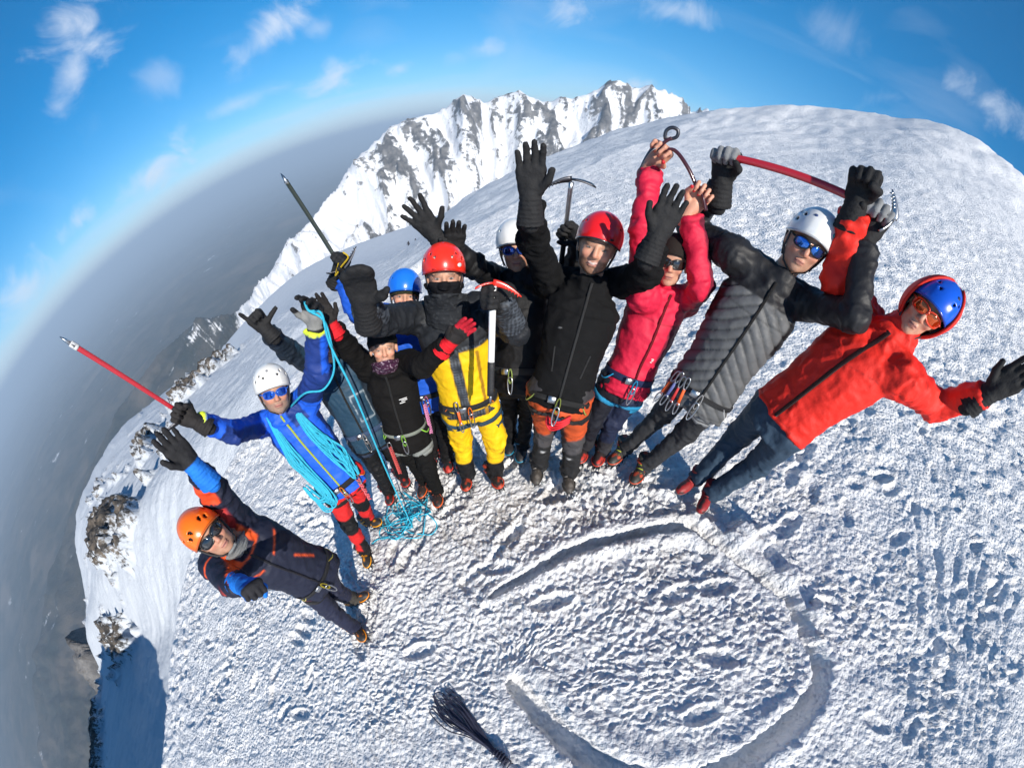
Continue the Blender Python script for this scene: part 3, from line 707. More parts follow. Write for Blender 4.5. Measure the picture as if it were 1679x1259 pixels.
def torso_sdf(P, R, c, stations, zs):
    """elliptic column: R frame, c base point, stations (z, half width, half depth, forward shift)"""
    q = (P - c.astype(np.float32)) @ R.astype(np.float32)
    st = np.array(stations)
    z = q[..., 2]; w = np.interp(z, st[:, 0], st[:, 1]); dpt = np.interp(z, st[:, 0], st[:, 2]); sh = np.interp(z, st[:, 0], st[:, 3])
    k = np.sqrt((q[..., 0] / w) ** 2 + ((q[..., 1] - sh) / dpt) ** 2)
    d = (k - 1) * np.minimum(w, dpt)
    return np.maximum(d, np.maximum(st[0, 0] - z, z - st[-1, 0])), q

def make_hand(wr, R, side, pose, sc=1.0, glove=True, cuff=.0):
    """five-fingered hand. R columns: x across, y out of the palm, z along the fingers. side +1 right, -1 left. Returns world V, F and local coords"""
    fr = .0118 if glove else .0088
    pr = .018 if glove else .014
    ths = -side
    xs = [ths * .034, ths * .0115, -ths * .0115, -ths * .034]; ln = [.078, .086, .080, .062]
    curl = {'open': [(4, 8, 6)] * 4, 'spread': [(2, 6, 5)] * 4, 'relax': [(18, 28, 20), (22, 32, 22), (26, 34, 24), (30, 36, 26)],
            'grip': [(62, 88, 55), (66, 90, 58), (68, 90, 60), (70, 92, 60)], 'fist': [(75, 95, 65)] * 4,
            'horns': [(6, 10, 8), (78, 95, 60), (80, 95, 60), (8, 12, 8)], 'shaka': [(70, 90, 60), (78, 95, 60), (78, 95, 60), (6, 10, 8)], 'mitten': [(10, 16, 12)] * 4}[pose]
    spr = {'spread': [16, 5, -6, -17], 'open': [3, 0, -2, -5], 'mitten': [0, 0, 0, 0]}.get(pose, [4, 1, -2, -5])
    segs = []
    for i in range(4):
        a = np.array([xs[i], .002, .088 - (.008 if i == 3 else .002 if i in (0, 2) else 0)]); ang = 0
        s = math.radians(spr[i]) * ths; r0 = fr * (.94 if i == 3 else 1.0)
        for j, f in enumerate((.46, .30, .24)):
            ang += math.radians(curl[i][j])
            d = np.array([math.sin(s) * math.cos(ang), math.sin(ang), math.cos(s) * math.cos(ang)])
            b = a + d * ln[i] * f
            segs.append((a, b, r0 * (1 - .06 * j), r0 * (1 - .06 * (j + 1)))); a = b
    tr = {'grip': ((.55, .62, .55), (-.15, .75, .62)), 'fist': ((.5, .65, .6), (-.5, .75, .3)), 'shaka': ((1, .12, .35), (1, .05, .3)), 'spread': ((.86, .18, .5), (.7, .1, .72)),
          'mitten': ((.75, .3, .6), (.45, .25, .85)), 'relax': ((.6, .4, .7), (.3, .4, .85)), 'horns': ((.4, .7, .6), (-.4, .8, .4))}.get(pose, ((.60, .28, .74), (.30, .15, .94)))
    t0 = np.array([ths * .030, .008, .024]); d1 = nrm(np.array(tr[0]) * [ths, 1, 1]); d2 = nrm(np.array(tr[1]) * [ths, 1, 1])
    t1 = t0 + d1 * .046; t2 = t1 + d2 * .036
    segs += [(t0, t1, fr * 1.35, fr * 1.1), (t1, t2, fr * 1.1, fr * .92)]
    def f(G):
        d = None
        for a, b, ra, rb in ((np.array([ths * .026, 0, .02]), np.array([ths * .033, 0, .084]), pr, pr * .95), (np.array([ths * .008, 0, .015]), np.array([ths * .0115, .0, .088]), pr * 1.1, pr),
                             (np.array([-ths * .012, 0, .015]), np.array([-ths * .0115, 0, .086]), pr * 1.1, pr), (np.array([-ths * .024, 0, .02]), np.array([-ths * .033, 0, .078]), pr, pr * .9),
                             (np.array([0, 0, -.05 - cuff]), np.array([0, 0, .03]), .031 if glove else .025, .030 if glove else .026)):
            e = sd_capsule(G, a, b, ra, rb); d = e if d is None else smin(d, e, .012)
        fing = None
        for a, b, ra, rb in segs:
            e = sd_capsule(G, a, b, ra, rb)
            fing = e if fing is None else smin(fing, e, .0035 if pose != 'mitten' else .02)
        d = smin(d, fing, .008)
        if glove and cuff > 0:
            e = sd_capsule(G, np.array([0, 0, -.055 - cuff]), np.array([0, 0, -.012]), .050, .037)
            rib = .0022 * np.sin(G[..., 2] * 420)
            d = smin(d, np.maximum(e + rib, -(G[..., 2] + .045 + cuff)), .008)
        return d
    V, F = nets(f, (-.115, -.07, -.075 - cuff), (.115, .13, .20), .0052)
    V = relax(V, F, 1, .4)
    loc = V.copy()
    return wr + (V * sc) @ R.T, F, loc, segs

HEADS = {}
def head_sdf(G, fem=False, jawk=1.0):
    I = np.eye(3)
    d = sd_ell(G, (0, -.012, .035), I, (.076, .097, .090))
    add = lambda d, c, r, k: smin(d, sd_ell(G, c, I, r), k)
    d = add(d, (0, .022, -.030), (.064 * jawk, .073, .086), .03)
    d = add(d, (0, .030, -.082), (.050 * jawk, .052, .032), .025)
    d = add(d, (0, .071, -.100), (.024, .018, .018), .018)
    d = add(d, (.030, .080, .018), (.024, .012, .009), .010); d = add(d, (-.030, .080, .018), (.024, .012, .009), .010)
    for s in (-1, 1):
        d = add(d, (s * .038, .072, -.028), (.022, .020, .020), .014)
        d = add(d, (s * .078, -.006, -.018), (.010, .020, .031), .006)
        e = sd_ell(G, (s * .031, .104, -.002), I, (.019, .014, .011)); d = -smin(-d, e, .008)       # eye sockets
        d = add(d, (s * .031, .078, -.003), (.014, .013, .011), .004)
    n = sd_capsule(G, (0, .092, .010), (0, .112, -.030), .0085, .0125); d = smin(d, n, .009)
    for s in (-1, 1): d = add(d, (s * .011, .101, -.036), (.009, .010, .008), .005)
    d = add(d, (0, .094, -.063), (.024, .0085, .0060), .004); d = add(d, (0, .091, -.075), (.021, .0085, .0070), .004)
    e = sd_capsule(G, (-.024, .104, -.0685), (.024, .104, -.0685), .0035, .0035); d = -smin(-d, e, .003)
    return d

SKIN = np.array((.52, .285, .19)); 
def make_person(i, label, spec, group='climbers cheering on the summit'):
    j = arr(J[i]); s = spec.get('s', 1.0)
    foot = (j['anR'] + j['anL']) / 2
    base = np.array([foot[0], foot[1], base_z(foot[:1], foot[1:2])[0]])
    T = thing('person', base, label, 'person', group)
    kw = dict(parent=T, origin=base)
    cam_h = -nrm(j['pel'] * [1, 1, 0])                       # towards the camera, level
    up = nrm(j['neck'] - j['pel']); right = j['shR'] - j['shL']
    fwd = np.cross(up, right); fwd = nrm(nrm(fwd) * .5 + cam_h * .8)
    R = frame_from(up, fwd)
    TL = float(np.linalg.norm(j['neck'] - j['pel']))
    # head frame
    hup = nrm(j['crown'] - j['chin']); yaw = math.radians(spec.get('yaw', 0))
    hf = nrm(-j['crown'] * [1, 1, spec.get('look', .6)]); hup = nrm(hup - hf * (hup @ hf)); hr = np.cross(hf, hup)
    hf = hf * math.cos(yaw) + hr * math.sin(yaw)
    HR = frame_from(hup, hf); hs = spec.get('hs', 1.0)
    hc = j['crown'] - HR[:, 2] * .150 * hs
    H2W = lambda q: hc + (np.asarray(q) * hs) @ HR.T
    neckb = j['neck'] - R[:, 2] * .02
    # ---- body: head and neck finely, the rest under the clothes
    nl = (neckb - hc) @ HR / hs
    def hfun(G):
        d = head_sdf(G, jawk=spec.get('jaw', 1.0))
        return smin(d, sd_capsule(G, (0, -.012, -.06), nl, .052, .056), .02)
    V, F = nets(hfun, np.minimum((-.10, -.13, -.15), nl - .06), np.maximum((.10, .14, .14), nl + .06), .0058)
    V = relax(V, F, 1, .3)
    x, y, z = V.T
    c = np.tile(SKIN * spec.get('tone', 1.0), (len(V), 1))
    blend = lambda m, q: c.__setitem__(slice(None), c * (1 - m[:, None]) + m[:, None] * np.asarray(q))
    red = np.exp(-((np.abs(x) - .040) / .018) ** 2 - ((z + .032) / .020) ** 2) * (y > .04) + .9 * np.exp(-(x / .014) ** 2 - ((z + .030) / .015) ** 2) * (y > .09)
    blend(.65 * np.clip(red, 0, 1), (.58, .20, .13)); blend(np.clip(.35 * perlin(V * 42 + i) + .1, 0, .3), (.40, .19, .12))
    if 'beard' in spec:
        b = sstep(-.046, -.058, z) * sstep(-.005, .03, y) * sstep(-.135, -.118, z)
        b = np.maximum(b, .8 * np.exp(-((z + .053) / .006) ** 2) * (np.abs(x) < .03) * (y > .06)) * (1 - np.exp(-(x / .026) ** 2 - ((z + .069) / .009) ** 2))
        blend(np.clip(b * (.75 + .4 * perlin(V * 90)), 0, 1) * spec.get('beard_k', .8), spec['beard'])
    lip = np.exp(-(x / .022) ** 4 - ((z + .069) / .0095) ** 4) * (y > .07); blend(.75 * lip, (.46, .17, .14))
    mouth = np.exp(-(x / .022) ** 4 - ((z + .0685) / .0028) ** 2) * (y > .07)
    if spec.get('smile'): blend(.9 * np.exp(-(x / .024) ** 4 - ((z + .0665 - .30 * np.abs(x)) / .0085) ** 2) * (y > .06), (.36, .11, .09)); blend(.9 * np.exp(-(x / .019) ** 4 - ((z + .0665 - .28 * np.abs(x)) / .0042) ** 2) * (y > .06), (.70, .65, .58))
    else: blend(mouth, (.14, .05, .05))
    brow = np.exp(-((np.abs(x) - .032) / .017) ** 4 - ((z - .019 + .12 * (np.abs(x) - .032)) / .0052) ** 2) * (y > .05); lid = np.exp(-((np.abs(x) - .032) / .0155) ** 4 - ((z - .0045) / .0034) ** 2) * (y > .05); blend(.8 * lid, (.06, .035, .025)); blend(.30 * np.exp(-((np.abs(x) - .030) / .02) ** 4 - ((z - .002) / .012) ** 2) * (y > .05), (.30, .13, .09)); blend(.95 * brow, spec.get('hair', (.08, .05, .03)))
    hair = np.maximum(sstep(.055, .075, z - .35 * (y - .0)), sstep(-.02, -.05, y) * sstep(-.075, -.05, z)); hair = np.maximum(hair, sstep(.0, .02, z) * sstep(.045, .02, y))
    hair = hair * (1 - sstep(.075, .082, np.abs(x)) * (z < .02)); blend(hair, spec.get('hair', (.08, .05, .03)))
    VB = [H2W(V)]; FB = [F]; CB = [c]; off = len(V)
    hands = {}
    for sd, k, el in ((1, 'R', 'elR'), (-1, 'L', 'elL')):
        hd = spec['hand' + k]; wr = j['wr' + k]; d = nrm(nrm(j['ha' + k] - wr) * .8 + nrm(wr - j[el]) * .35)
        if 'dir' in hd: d = nrm(np.array(hd['dir']))
        if 'shaft' in hd:                              # fingers close round a shaft through p with direction q
            p, q = hd['shaft']; xq = nrm(np.array(q, float)); 
            if abs(d @ xq) > .78: xq = nrm(xq - .6 * d * (d @ xq))
            z_ = nrm(d - xq * (d @ xq)); y_ = np.cross(z_, xq)
            want = hd.get('palm'); 
            if want is not None and y_ @ np.array(want, float) < 0: xq = -xq; y_ = -y_
            HRm = np.stack([xq, y_, z_], 1)
            wr = np.array(p, float) - z_ * .080 * hd.get('sc', 1.0) - y_ * .034
            j['wr' + k] = wr
        else:
            pal = hd.get('palm', cam_h); pal = np.array(pal, float)
            y_ = nrm(pal - d * (pal @ d)); HRm = np.stack([np.cross(y_, d), y_, d], 1)
        bare = hd.get('bare', False)
        V, F, loc, segs = make_hand(wr, HRm, sd, hd['pose'], hd.get('sc', 1.08), not bare, 0 if bare else hd.get('cuff', .035))
        hands[k] = (wr, HRm)
        if bare:
            c = np.tile(SKIN * (1.12, 1.02, 1.0), (len(V), 1))
            for a, b, ra, rb in segs:
                m = np.exp(-(np.linalg.norm(loc - b, axis=1) / .011) ** 2); c = c * (1 - .35 * m[:, None]) + .35 * m[:, None] * np.array((.62, .27, .21))
            if 'nail' in hd:
                for a, b, ra, rb in segs[2:12:3] + segs[-1:]:
                    n_ = b + nrm(b - a) * .004; m = np.linalg.norm(loc - n_, axis=1) < .0105; c[m] = hd['nail']
            VB.append(V); FB.append(F + off); CB.append(c); off += len(V)
        else:
            c0 = np.array(hd.get('col', (.018, .018, .019))); c = np.tile(c0, (len(V), 1))
            if 'back' in hd:
                lo, hi, side_ = hd.get('zone', (.075, .2, -1))
                m = sstep(lo, lo + .006, loc[:, 2]) * (1 - sstep(hi - .006, hi, loc[:, 2])) * sstep(0, .004, loc[:, 1] * side_ - hd.get('yo', 0.0))
                c = c * (1 - m[:, None]) + m[:, None] * np.array(hd['back'])
            if 'cuffcol' in hd:
                m = sstep(hd.get('cz', .005), hd.get('cz', .005) - .005, loc[:, 2]); c = c * (1 - m[:, None]) + m[:, None] * np.array(hd['cuffcol'])
            if 'tips' in hd:
                for n_, (a, b, ra, rb) in enumerate(segs[:12]):
                    if n_ % 3 == 0: a = a * .45 + b * .55
                    m = sd_capsule(loc, a, b, ra, rb) < .0025; c[m] = hd['tips']
            V2 = V + vnormals(V, F) * (.0022 * perlin(loc * 55 + i))[:, None]
            put('glove', V2, F, M['glove'], cols=c, **kw)
    limbs = [(neckb, j['pel'], .09, .11), (j['shR'], j['elR'], .045, .037), (j['elR'], j['wrR'], .036, .026), (j['shL'], j['elL'], .045, .037), (j['elL'], j['wrL'], .036, .026),
             (j['shR'], j['shL'], .05, .05)]
    hipR = j['pel'] + R[:, 0] * .09 * s; hipL = j['pel'] - R[:, 0] * .09 * s
    limbs += [(hipR, j['knR'], .07, .048), (j['knR'], j['anR'], .046, .032), (hipL, j['knL'], .07, .048), (j['knL'], j['anL'], .046, .032)]
    pts = np.array([q for l in limbs for q in l[:2]])
    def bfun(G):
        d = None
        for a, b, ra, rb in limbs:
            e = sd_capsule(G, a, b, ra, rb); d = e if d is None else smin(d, e, .03)
        return d
    V, F = nets(bfun, pts.min(0) - .13, pts.max(0) + .13, .026)
    VB.append(V); FB.append(F + off); CB.append(np.tile(SKIN, (len(V), 1))); off += len(V)
    VBa = np.vstack(VB); FBa = np.vstack(FB)
    body = put('body', VBa, FBa, M['skin'], cols=np.vstack(CB), **kw)
    if not spec.get('shades'):
        for sgn in (-1, 1):
            cpos = H2W((sgn * .031, .0815, -.003)); ev, ef = ellipsoid(cpos, HR[:, 0], HR[:, 1], HR[:, 2], .0125 * hs, .0125 * hs, (.0052 if spec.get('smile') else .0068) * hs, 14, 10)
            lq = (ev - cpos) @ HR; rr = np.hypot(lq[:, 0], lq[:, 2])
            ec = np.where((rr < .0066)[:, None], np.array((.05, .045, .04)), np.array((.36, .32, .30)))
            put('eye', ev, ef, M['skin'], cols=ec, **kw)
    # ---- jacket
    jk = spec['jacket']; bulk = jk.get('bulk', 1.0); hem = jk.get('hem', -.13)
    sw = spec.get('sw', 1.0)
    st = [(hem, .178 * sw * bulk, .128 * bulk, .006), (0, .170 * sw * bulk, .125 * bulk, .008), (.14, .160 * sw * bulk, .120 * bulk, .012), (TL * .55, .176 * sw * bulk, .130 * bulk, .012),
          (TL * .80, .178 * sw * bulk, .118 * bulk, .004), (TL * .93, .120 * sw, .085, 0), (TL + .015, .075, .075, .006)]
    ends = {}
    for k in 'RL':
        w_, e_ = j['wr' + k], j['el' + k]; d = nrm(w_ - e_); ends[k] = (w_ - d * spec.get('sleeve', .03), d)
    sr = jk.get('sr', 1.0)
    def jfun(G):
        d, q = torso_sdf(G, R, j['pel'], st, None)
        d = smin(d, sd_capsule(G, j['shR'] * .93 + neckb * .07, j['shL'] * .93 + neckb * .07, .066 * bulk, .066 * bulk), .06)
        for k in 'RL':
            sh_ = j['sh' + k]; end, dd = ends[k]
            a = smin(sd_capsule(G, sh_, j['el' + k], .073 * sr, .058 * sr), sd_capsule(G, j['el' + k], end, .058 * sr, .047 * sr), .025)
            a = np.maximum(a, (G - end.astype(np.float32)) @ dd.astype(np.float32))
            d = smin(d, a, .045)
        ch = spec.get('collar_h', .045); cb = hc - HR[:, 2] * .13 * hs - HR[:, 1] * .012; ca = neckb - R[:, 2] * .03
        cd = nrm(cb - ca); top = j['neck'] + cd * ch; e = sd_capsule(G, ca, cb + cd * .05, .088, spec.get('collar_r', .074)); e = np.maximum(e, (G - top.astype(np.float32)) @ nrm(cd - .35 * R[:, 1]).astype(np.float32))
        d = smin(d, e, .03)
        return d
    pts = np.array([j['pel'] + R[:, 2] * hem, neckb, neckb + R[:, 2] * .06, j['shR'], j['shL'], j['elR'], j['elL'], ends['R'][0], ends['L'][0]])
    hem_c = j['pel'] + R[:, 2] * hem
    lo = np.minimum(pts.min(0) - .10, np.minimum(hem_c, j['pel']) - .21); hi = np.maximum(pts.max(0) + .10, np.maximum(hem_c, j['pel']) + .21)
    V, F = nets(jfun, lo, hi, .0088)
    bones = [(hem_c, j['neck'], .16, jk.get('tw', .8)), (j['shR'], j['elR'], .06, 1.0), (j['elR'], ends['R'][0], .055, 1.1), (j['shL'], j['elL'], .06, 1.0), (j['elL'], ends['L'][0], .055, 1.1)]
    V0 = V; V = creases(V, F, bones, jk.get('amp', .0085), seed=i * 3.7)
    tq = (V0 - j['pel']) @ R                        # x right, y front, z up from the pelvis
    sleeve = {}
    for k, sgn in (('R', 1), ('L', -1)):
        ab = j['el' + k] - j['sh' + k]; tU = ((V0 - j['sh' + k]) @ ab) / (ab @ ab)
        dU = np.linalg.norm(V0 - j['sh' + k] - np.clip(tU, 0, 1)[:, None] * ab, axis=1)
        ab2 = ends[k][0] - j['el' + k]; tF = ((V0 - j['el' + k]) @ ab2) / (ab2 @ ab2)
        dF = np.linalg.norm(V0 - j['el' + k] - np.clip(tF, 0, 1.1)[:, None] * ab2, axis=1)
        sleeve[k] = (tU, dU, tF, dF)
    insl = {k: ((np.minimum(sleeve[k][1], sleeve[k][3]) < .088) & ((sleeve[k][0] > .25) | (sleeve[k][3] < .085))) for k in 'RL'}
    if 'quilt' in jk:
        N = vnormals(V, F); ph = (tq[:, 2] + jk['quilt'] * np.abs(tq[:, 0]) + .010 * perlin(V0 * 6)) / .060
        dl = np.abs((ph % 1) - .5); val = np.exp(-((.5 - dl) / .10) ** 2); puff = np.cos((ph % 1 - .5) * math.pi) * (1 + .5 * perlin(np.stack([tq[:, 0] * 22, tq[:, 1] * 22, np.floor(ph) * 3.3], 1)))
        body_m = ~(insl['R'] | insl['L']) & (np.abs(tq[:, 0]) < .19) & (tq[:, 2] < TL * .84)
        V = V + N * ((puff * .0035 - val * .0055) * body_m)[:, None]; quilt_line = val * body_m
    c = jk['paint'](dict(q=tq, V=V0, sl=sleeve, ins=insl, TL=TL, hem=hem, N=(vnormals(V0, F) @ R)))
    # seams: shoulder, side, sleeve head and centre back, slightly sunk and darker than the cloth
    nloc = vnormals(V0, F) @ R; notsl = ~(insl['R'] | insl['L']); w_ = .0045
    sm = np.exp(-((tq[:, 1] - .012) / w_) ** 2) * notsl * (np.abs(tq[:, 0]) > .08)
    sm = np.maximum(sm, np.exp(-((tq[:, 2] - TL * .70 - .10 * np.abs(tq[:, 0])) / w_) ** 2) * notsl * jk.get('yoke', 1))
    sm = np.maximum(sm, np.exp(-((tq[:, 2] - hem - .022) / w_) ** 2))
    for k in 'RL':
        tU_, dU_, tF_, dF_ = sleeve[k]; sm = np.maximum(sm, np.exp(-((tU_ - .16) / .018) ** 2) * (dU_ < .11)); sm = np.maximum(sm, np.exp(-((tF_ - .93) / .02) ** 2) * (dF_ < .09) * insl[k])
    V = V - vnormals(V, F) * (.0022 * sm)[:, None]; c = c * (1 - .38 * sm[:, None])
    if 'quilt' in jk: c = c * (1 - .45 * quilt_line[:, None])
    jm = put('jacket', V, F, M[jk.get('mat', 'fabric')], cols=c, **kw)
    from mathutils.bvhtree import BVHTree
    bvh = BVHTree.FromPolygons([Vector(v) for v in V], [tuple(f) for f in F.tolist()])
    def cast(q, out=.0):
        """point on the jacket front (q: x, z in torso coords), pushed out"""
        o = j['pel'] + R @ np.array([q[0], .45, q[1]]); hit = bvh.ray_cast(Vector(o), Vector(-R[:, 1]))
        if hit[0] is None: return j['pel'] + R @ np.array([q[0], .09 + out, q[1]])
        return np.array(hit[0]) + R[:, 1] * out
    if jk.get('zip'):
        zs = np.linspace(hem + .015, TL + .0, 30); pz = np.array([cast((jk.get('zx', 0.0) * (1 - (z - hem) / TL), z), .005) for z in zs])
        for _ in range(2): pz[1:-1] = (pz[:-2] + pz[1:-1] * 2 + pz[2:]) / 4
        v, f = tube(pz, .007 if jk['zip'] != 'wide' else .011, 6, flat=.35, upv=R[:, 1])
        put('zipper', v, f, solid('zip_%d' % i, jk.get('zipcol', (.03, .03, .03)), .45, bump=.8, bscale=300, btype='wave'), **kw)
    for (px, pz, ang, ln_) in jk.get('pockets', []):
        P_ = np.array([cast((px + t * ln_ * math.sin(ang), pz + t * ln_ * math.cos(ang)), .0015) for t in np.linspace(-.5, .5, 8)])
        v, f = tube(P_, .0045, 6, flat=.4, upv=R[:, 1]); put('pocket_zip', v, f, solid('zip_%d' % i, jk.get('zipcol', (.03, .03, .03)), .45), **kw)
    # collar
    if 'collar' in spec:
        for ci, (ccol, h0, h1, rr0, mt) in enumerate(spec['collar']):
            a = j['neck'] + R[:, 2] * h0; b = j['neck'] + R[:, 2] * h1 * .5 + (hc - HR[:, 2] * .1 - j['neck']) * (h1 * 6)
            ax = [a + (b - a) * t for t in np.linspace(0, 1, 7)]
            th_ = np.arange(24) * 2 * math.pi / 24; Vc = []
            for k_, p in enumerate(ax):
                r_ = rr0 * (1 + .08 * math.sin(k_ * 2.1 + i)); 
                wob = 1 + .05 * np.sin(th_ * 3 + k_ * 1.7 + i) + .03 * np.sin(th_ * 7 - k_)
                Vc += [p + (R[:, 0] * np.cos(t) + R[:, 1] * np.sin(t) * 1.05 + R[:, 1] * .012) * r_ * w for t, w in zip(th_, wob)]
            n = len(ax); Vi = []
            for k_, p in enumerate(ax): Vi += [p + (R[:, 0] * np.cos(t) + R[:, 1] * np.sin(t) * 1.05 + R[:, 1] * .012) * (rr0 - .010) for t in th_]
            Fc = []
            for k_ in range(n - 1):
                for m_ in range(24):
                    a0 = k_ * 24 + m_; a1 = k_ * 24 + (m_ + 1) % 24; Fc.append((a0, a1, a1 + 24, a0 + 24)); o_ = n * 24; Fc.append((o_ + a0, o_ + a0 + 24, o_ + a1 + 24, o_ + a1))
            for m_ in range(24):
                a0 = (n - 1) * 24 + m_; a1 = (n - 1) * 24 + (m_ + 1) % 24; Fc.append((a0, a1, a1 + n * 24, a0 + n * 24)); Fc.append((m_, m_ + n * 24, (m_ + 1) % 24 + n * 24, (m_ + 1) % 24))
            put(mt, np.vstack([Vc, Vi]), Fc, solid('collar_%d_%d' % (i, ci), ccol, .8, bump=.5, bscale=60, vary=spec.get('cvary', .2), vscale=spec.get('cvs', 40)), **kw)
    for mi, mk in enumerate(spec.get('masks', [])):
        top = mk['top']; o_ = mk.get('out', .009); bot = nl - np.array([0, 0, mk.get('drop', -.01)]); rr0 = mk.get('r', .066)
        def mf(G):
            d = smin(head_sdf(G), sd_capsule(G, (0, -.012, -.07), nl, rr0, rr0 + .012), .03) - o_
            d = np.maximum(d, G[..., 2] - top - mk.get('slope', .25) * G[..., 1])
            return d
        Vm, Fm = nets(mf, np.minimum((-.125, -.15, -.16), nl - .095), np.maximum((.125, .16, top + .06), nl + .095), .0062)
        Nm = vnormals(Vm, Fm); w_ = 1 - 2 * np.abs(perlin(Vm * [16, 16, 42] + i)); Vm = Vm + Nm * (.0055 * w_ + .003 * perlin(Vm * 30))[:, None]
        pat = perlin(Vm * mk.get('ps', 60)); cm = np.where((pat > mk.get('pt', .25))[:, None], np.array(mk.get('pc', mk['col'])), np.array(mk['col']))
        put(mk['name'], H2W(Vm), Fm, M['softshell'], cols=cm, **kw)
    # ---- trousers
    tr = spec['trousers']; tb = tr.get('bulk', 1.0)
    gait = {k: nrm(j['an' + k] - j['kn' + k]) for k in 'RL'}
    def tfun(G):
        d, q = torso_sdf(G, R, j['pel'], [(-.16, .150 * s * sw, .105, 0), (-.05, .165 * s * sw, .118, 0), (.06, .155 * sw, .112, 0), (.12, .13, .10, 0)], None)
        for k, hp in (('R', hipR), ('L', hipL)):
            end = j['an' + k] + gait[k] * .015
            a = smin(sd_capsule(G, hp - R[:, 2] * .05, j['kn' + k], .088 * tb, .068 * tb), sd_capsule(G, j['kn' + k], end, .066 * tb, .056 * tb), .03)
            a = np.maximum(a, (G - end.astype(np.float32)) @ gait[k].astype(np.float32))
            d = smin(d, a, .03)
        return d
    pts = np.array([j['pel'] + R[:, 2] * .12, hipR, hipL, j['knR'], j['knL'], j['anR'], j['anL']])
    V, F = nets(tfun, pts.min(0) - .14, pts.max(0) + .14, .0105)
    bones = [(hipR, j['knR'], .08, 1.0), (j['knR'], j['anR'], .06, 1.25), (hipL, j['knL'], .08, 1.0), (j['knL'], j['anL'], .06, 1.25)]
    V0 = V; V = creases(V, F, bones, tr.get('amp', .009), fold=22, seed=i * 5.1 + 40)
    legs = {}
    for k, hp in (('R', hipR), ('L', hipL)):
        ab = j['kn' + k] - hp; tU = ((V0 - hp) @ ab) / (ab @ ab); ab2 = j['an' + k] - j['kn' + k]; tF = ((V0 - j['kn' + k]) @ ab2) / (ab2 @ ab2)
        dist = np.minimum(np.linalg.norm(V0 - hp - np.clip(tU, 0, 1)[:, None] * ab, axis=1), np.linalg.norm(V0 - j['kn' + k] - np.clip(tF, 0, 1)[:, None] * ab2, axis=1))
        legs[k] = (tU, tF, dist)
    useR = legs['R'][2] < legs['L'][2]
    tU = np.where(useR, legs['R'][0], legs['L'][0]); tF = np.where(useR, legs['R'][1], legs['L'][1])
    c = tr['paint'](dict(tU=tU, tF=tF, R=useR, q=(V0 - j['pel']) @ R, N=vnormals(V0, F) @ R, V=V0))
    put('trousers', V, F, M[tr.get('mat', 'fabric')], cols=c, **kw)
    tbvh = BVHTree.FromPolygons([Vector(v) for v in V], [tuple(f) for f in F.tolist()])
    # ---- boots with crampons
    bt = spec['boots']
    for k in 'RL':
        an, to = j['an' + k], j['to' + k]
        gz_ = base_z(an[:1], an[1:2])[0]; fd = (to - an) * [1, 1, 0]; fd = nrm(nrm(fd) if np.linalg.norm(fd) > .03 else cam_h); fd = nrm(fd * .75 + cam_h * .5)
        gnorm = nrm(np.array([-GX, -GY, 1])); fd = nrm(fd - gnorm * (fd @ gnorm)); BR = frame_from(gnorm, fd); o = np.array([an[0], an[1], gz_ + .012])
        B = lambda q: o + BR @ np.array(q, float)
        L_ = .17
        def bf(G):
            q = (G - o.astype(np.float32)) @ BR.astype(np.float32)
            d = sd_capsule(q, np.array([0, -.055, .060]), np.array([0, .125, .042]), .046, .040)
            d = smin(d, sd_capsule(q, np.array([0, -.04, .06]), np.array([0, -.035, .17]), .050, .055), .04)
            d = smin(d, sd_capsule(q, np.array([0, .09, .045]), np.array([0, .155, .040]), .042, .034), .02)
            d = np.maximum(d, -(q[..., 2] - .010)); d = np.maximum(d, q[..., 2] - .165)
            return d
        cs = np.array([B((x, y, z)) for x in (-.08, .08) for y in (-.13, .21) for z in (-.02, .19)])
        Vb, Fb = nets(bf, cs.min(0), cs.max(0), .009); Vb = relax(Vb, Fb, 1, .4); q = (Vb - o) @ BR
        cb = np.tile(np.array(bt['col'], float), (len(Vb), 1)); sole = sstep(.034, .028, q[:, 2]); cb = cb * (1 - sole[:, None]) + sole[:, None] * np.array(bt.get('sole', (.02, .02, .02)))
        if 'accent' in bt:
            m = sstep(.1, .35, perlin(q * [22, 16, 26] + i)) * (q[:, 2] > .04); cb = cb * (1 - m[:, None]) + m[:, None] * np.array(bt['accent'])
        boot = put('boot', Vb, Fb, M['boot'], cols=cb, **kw)
        for li in range(4):                             # laces
            y0 = .085 - li * .028; z0 = .082 + li * .012 
            v, f = tube([B((-.026, y0, z0)), B((0, y0 + .004, z0 + .007)), B((.026, y0, z0))], .0035, 5)
            put('lace', v, f, solid('lace_%d' % i, bt.get('lace', (.05, .05, .05)), .8), parent=boot, origin=base)
        if bt.get('crampon', True):
            cc = bt.get('ccol', (.45, .46, .47)); parts = []
            for sx in (-1, 1):
                parts.append(tube([B((sx * .030, -.085, .012)), B((sx * .040, -.02, .012)), B((sx * .042, .08, .012)), B((sx * .024, .165, .014))], .006, 5))
                for yy in (-.08, -.03, .05, .10, .14): parts.append(tube([B((sx * .040, yy, .012)), B((sx * .045, yy + .006, -.022))], [.008, .002], 5))
                parts.append(tube([B((sx * .018, .165, .014)), B((sx * .022, .205, .002))], [.008, .002], 5))
            v, f = join(parts); cr = put('crampon', v, f, M['dark_steel'] if not bt.get('bright') else M['steel'], parent=boot, origin=base)
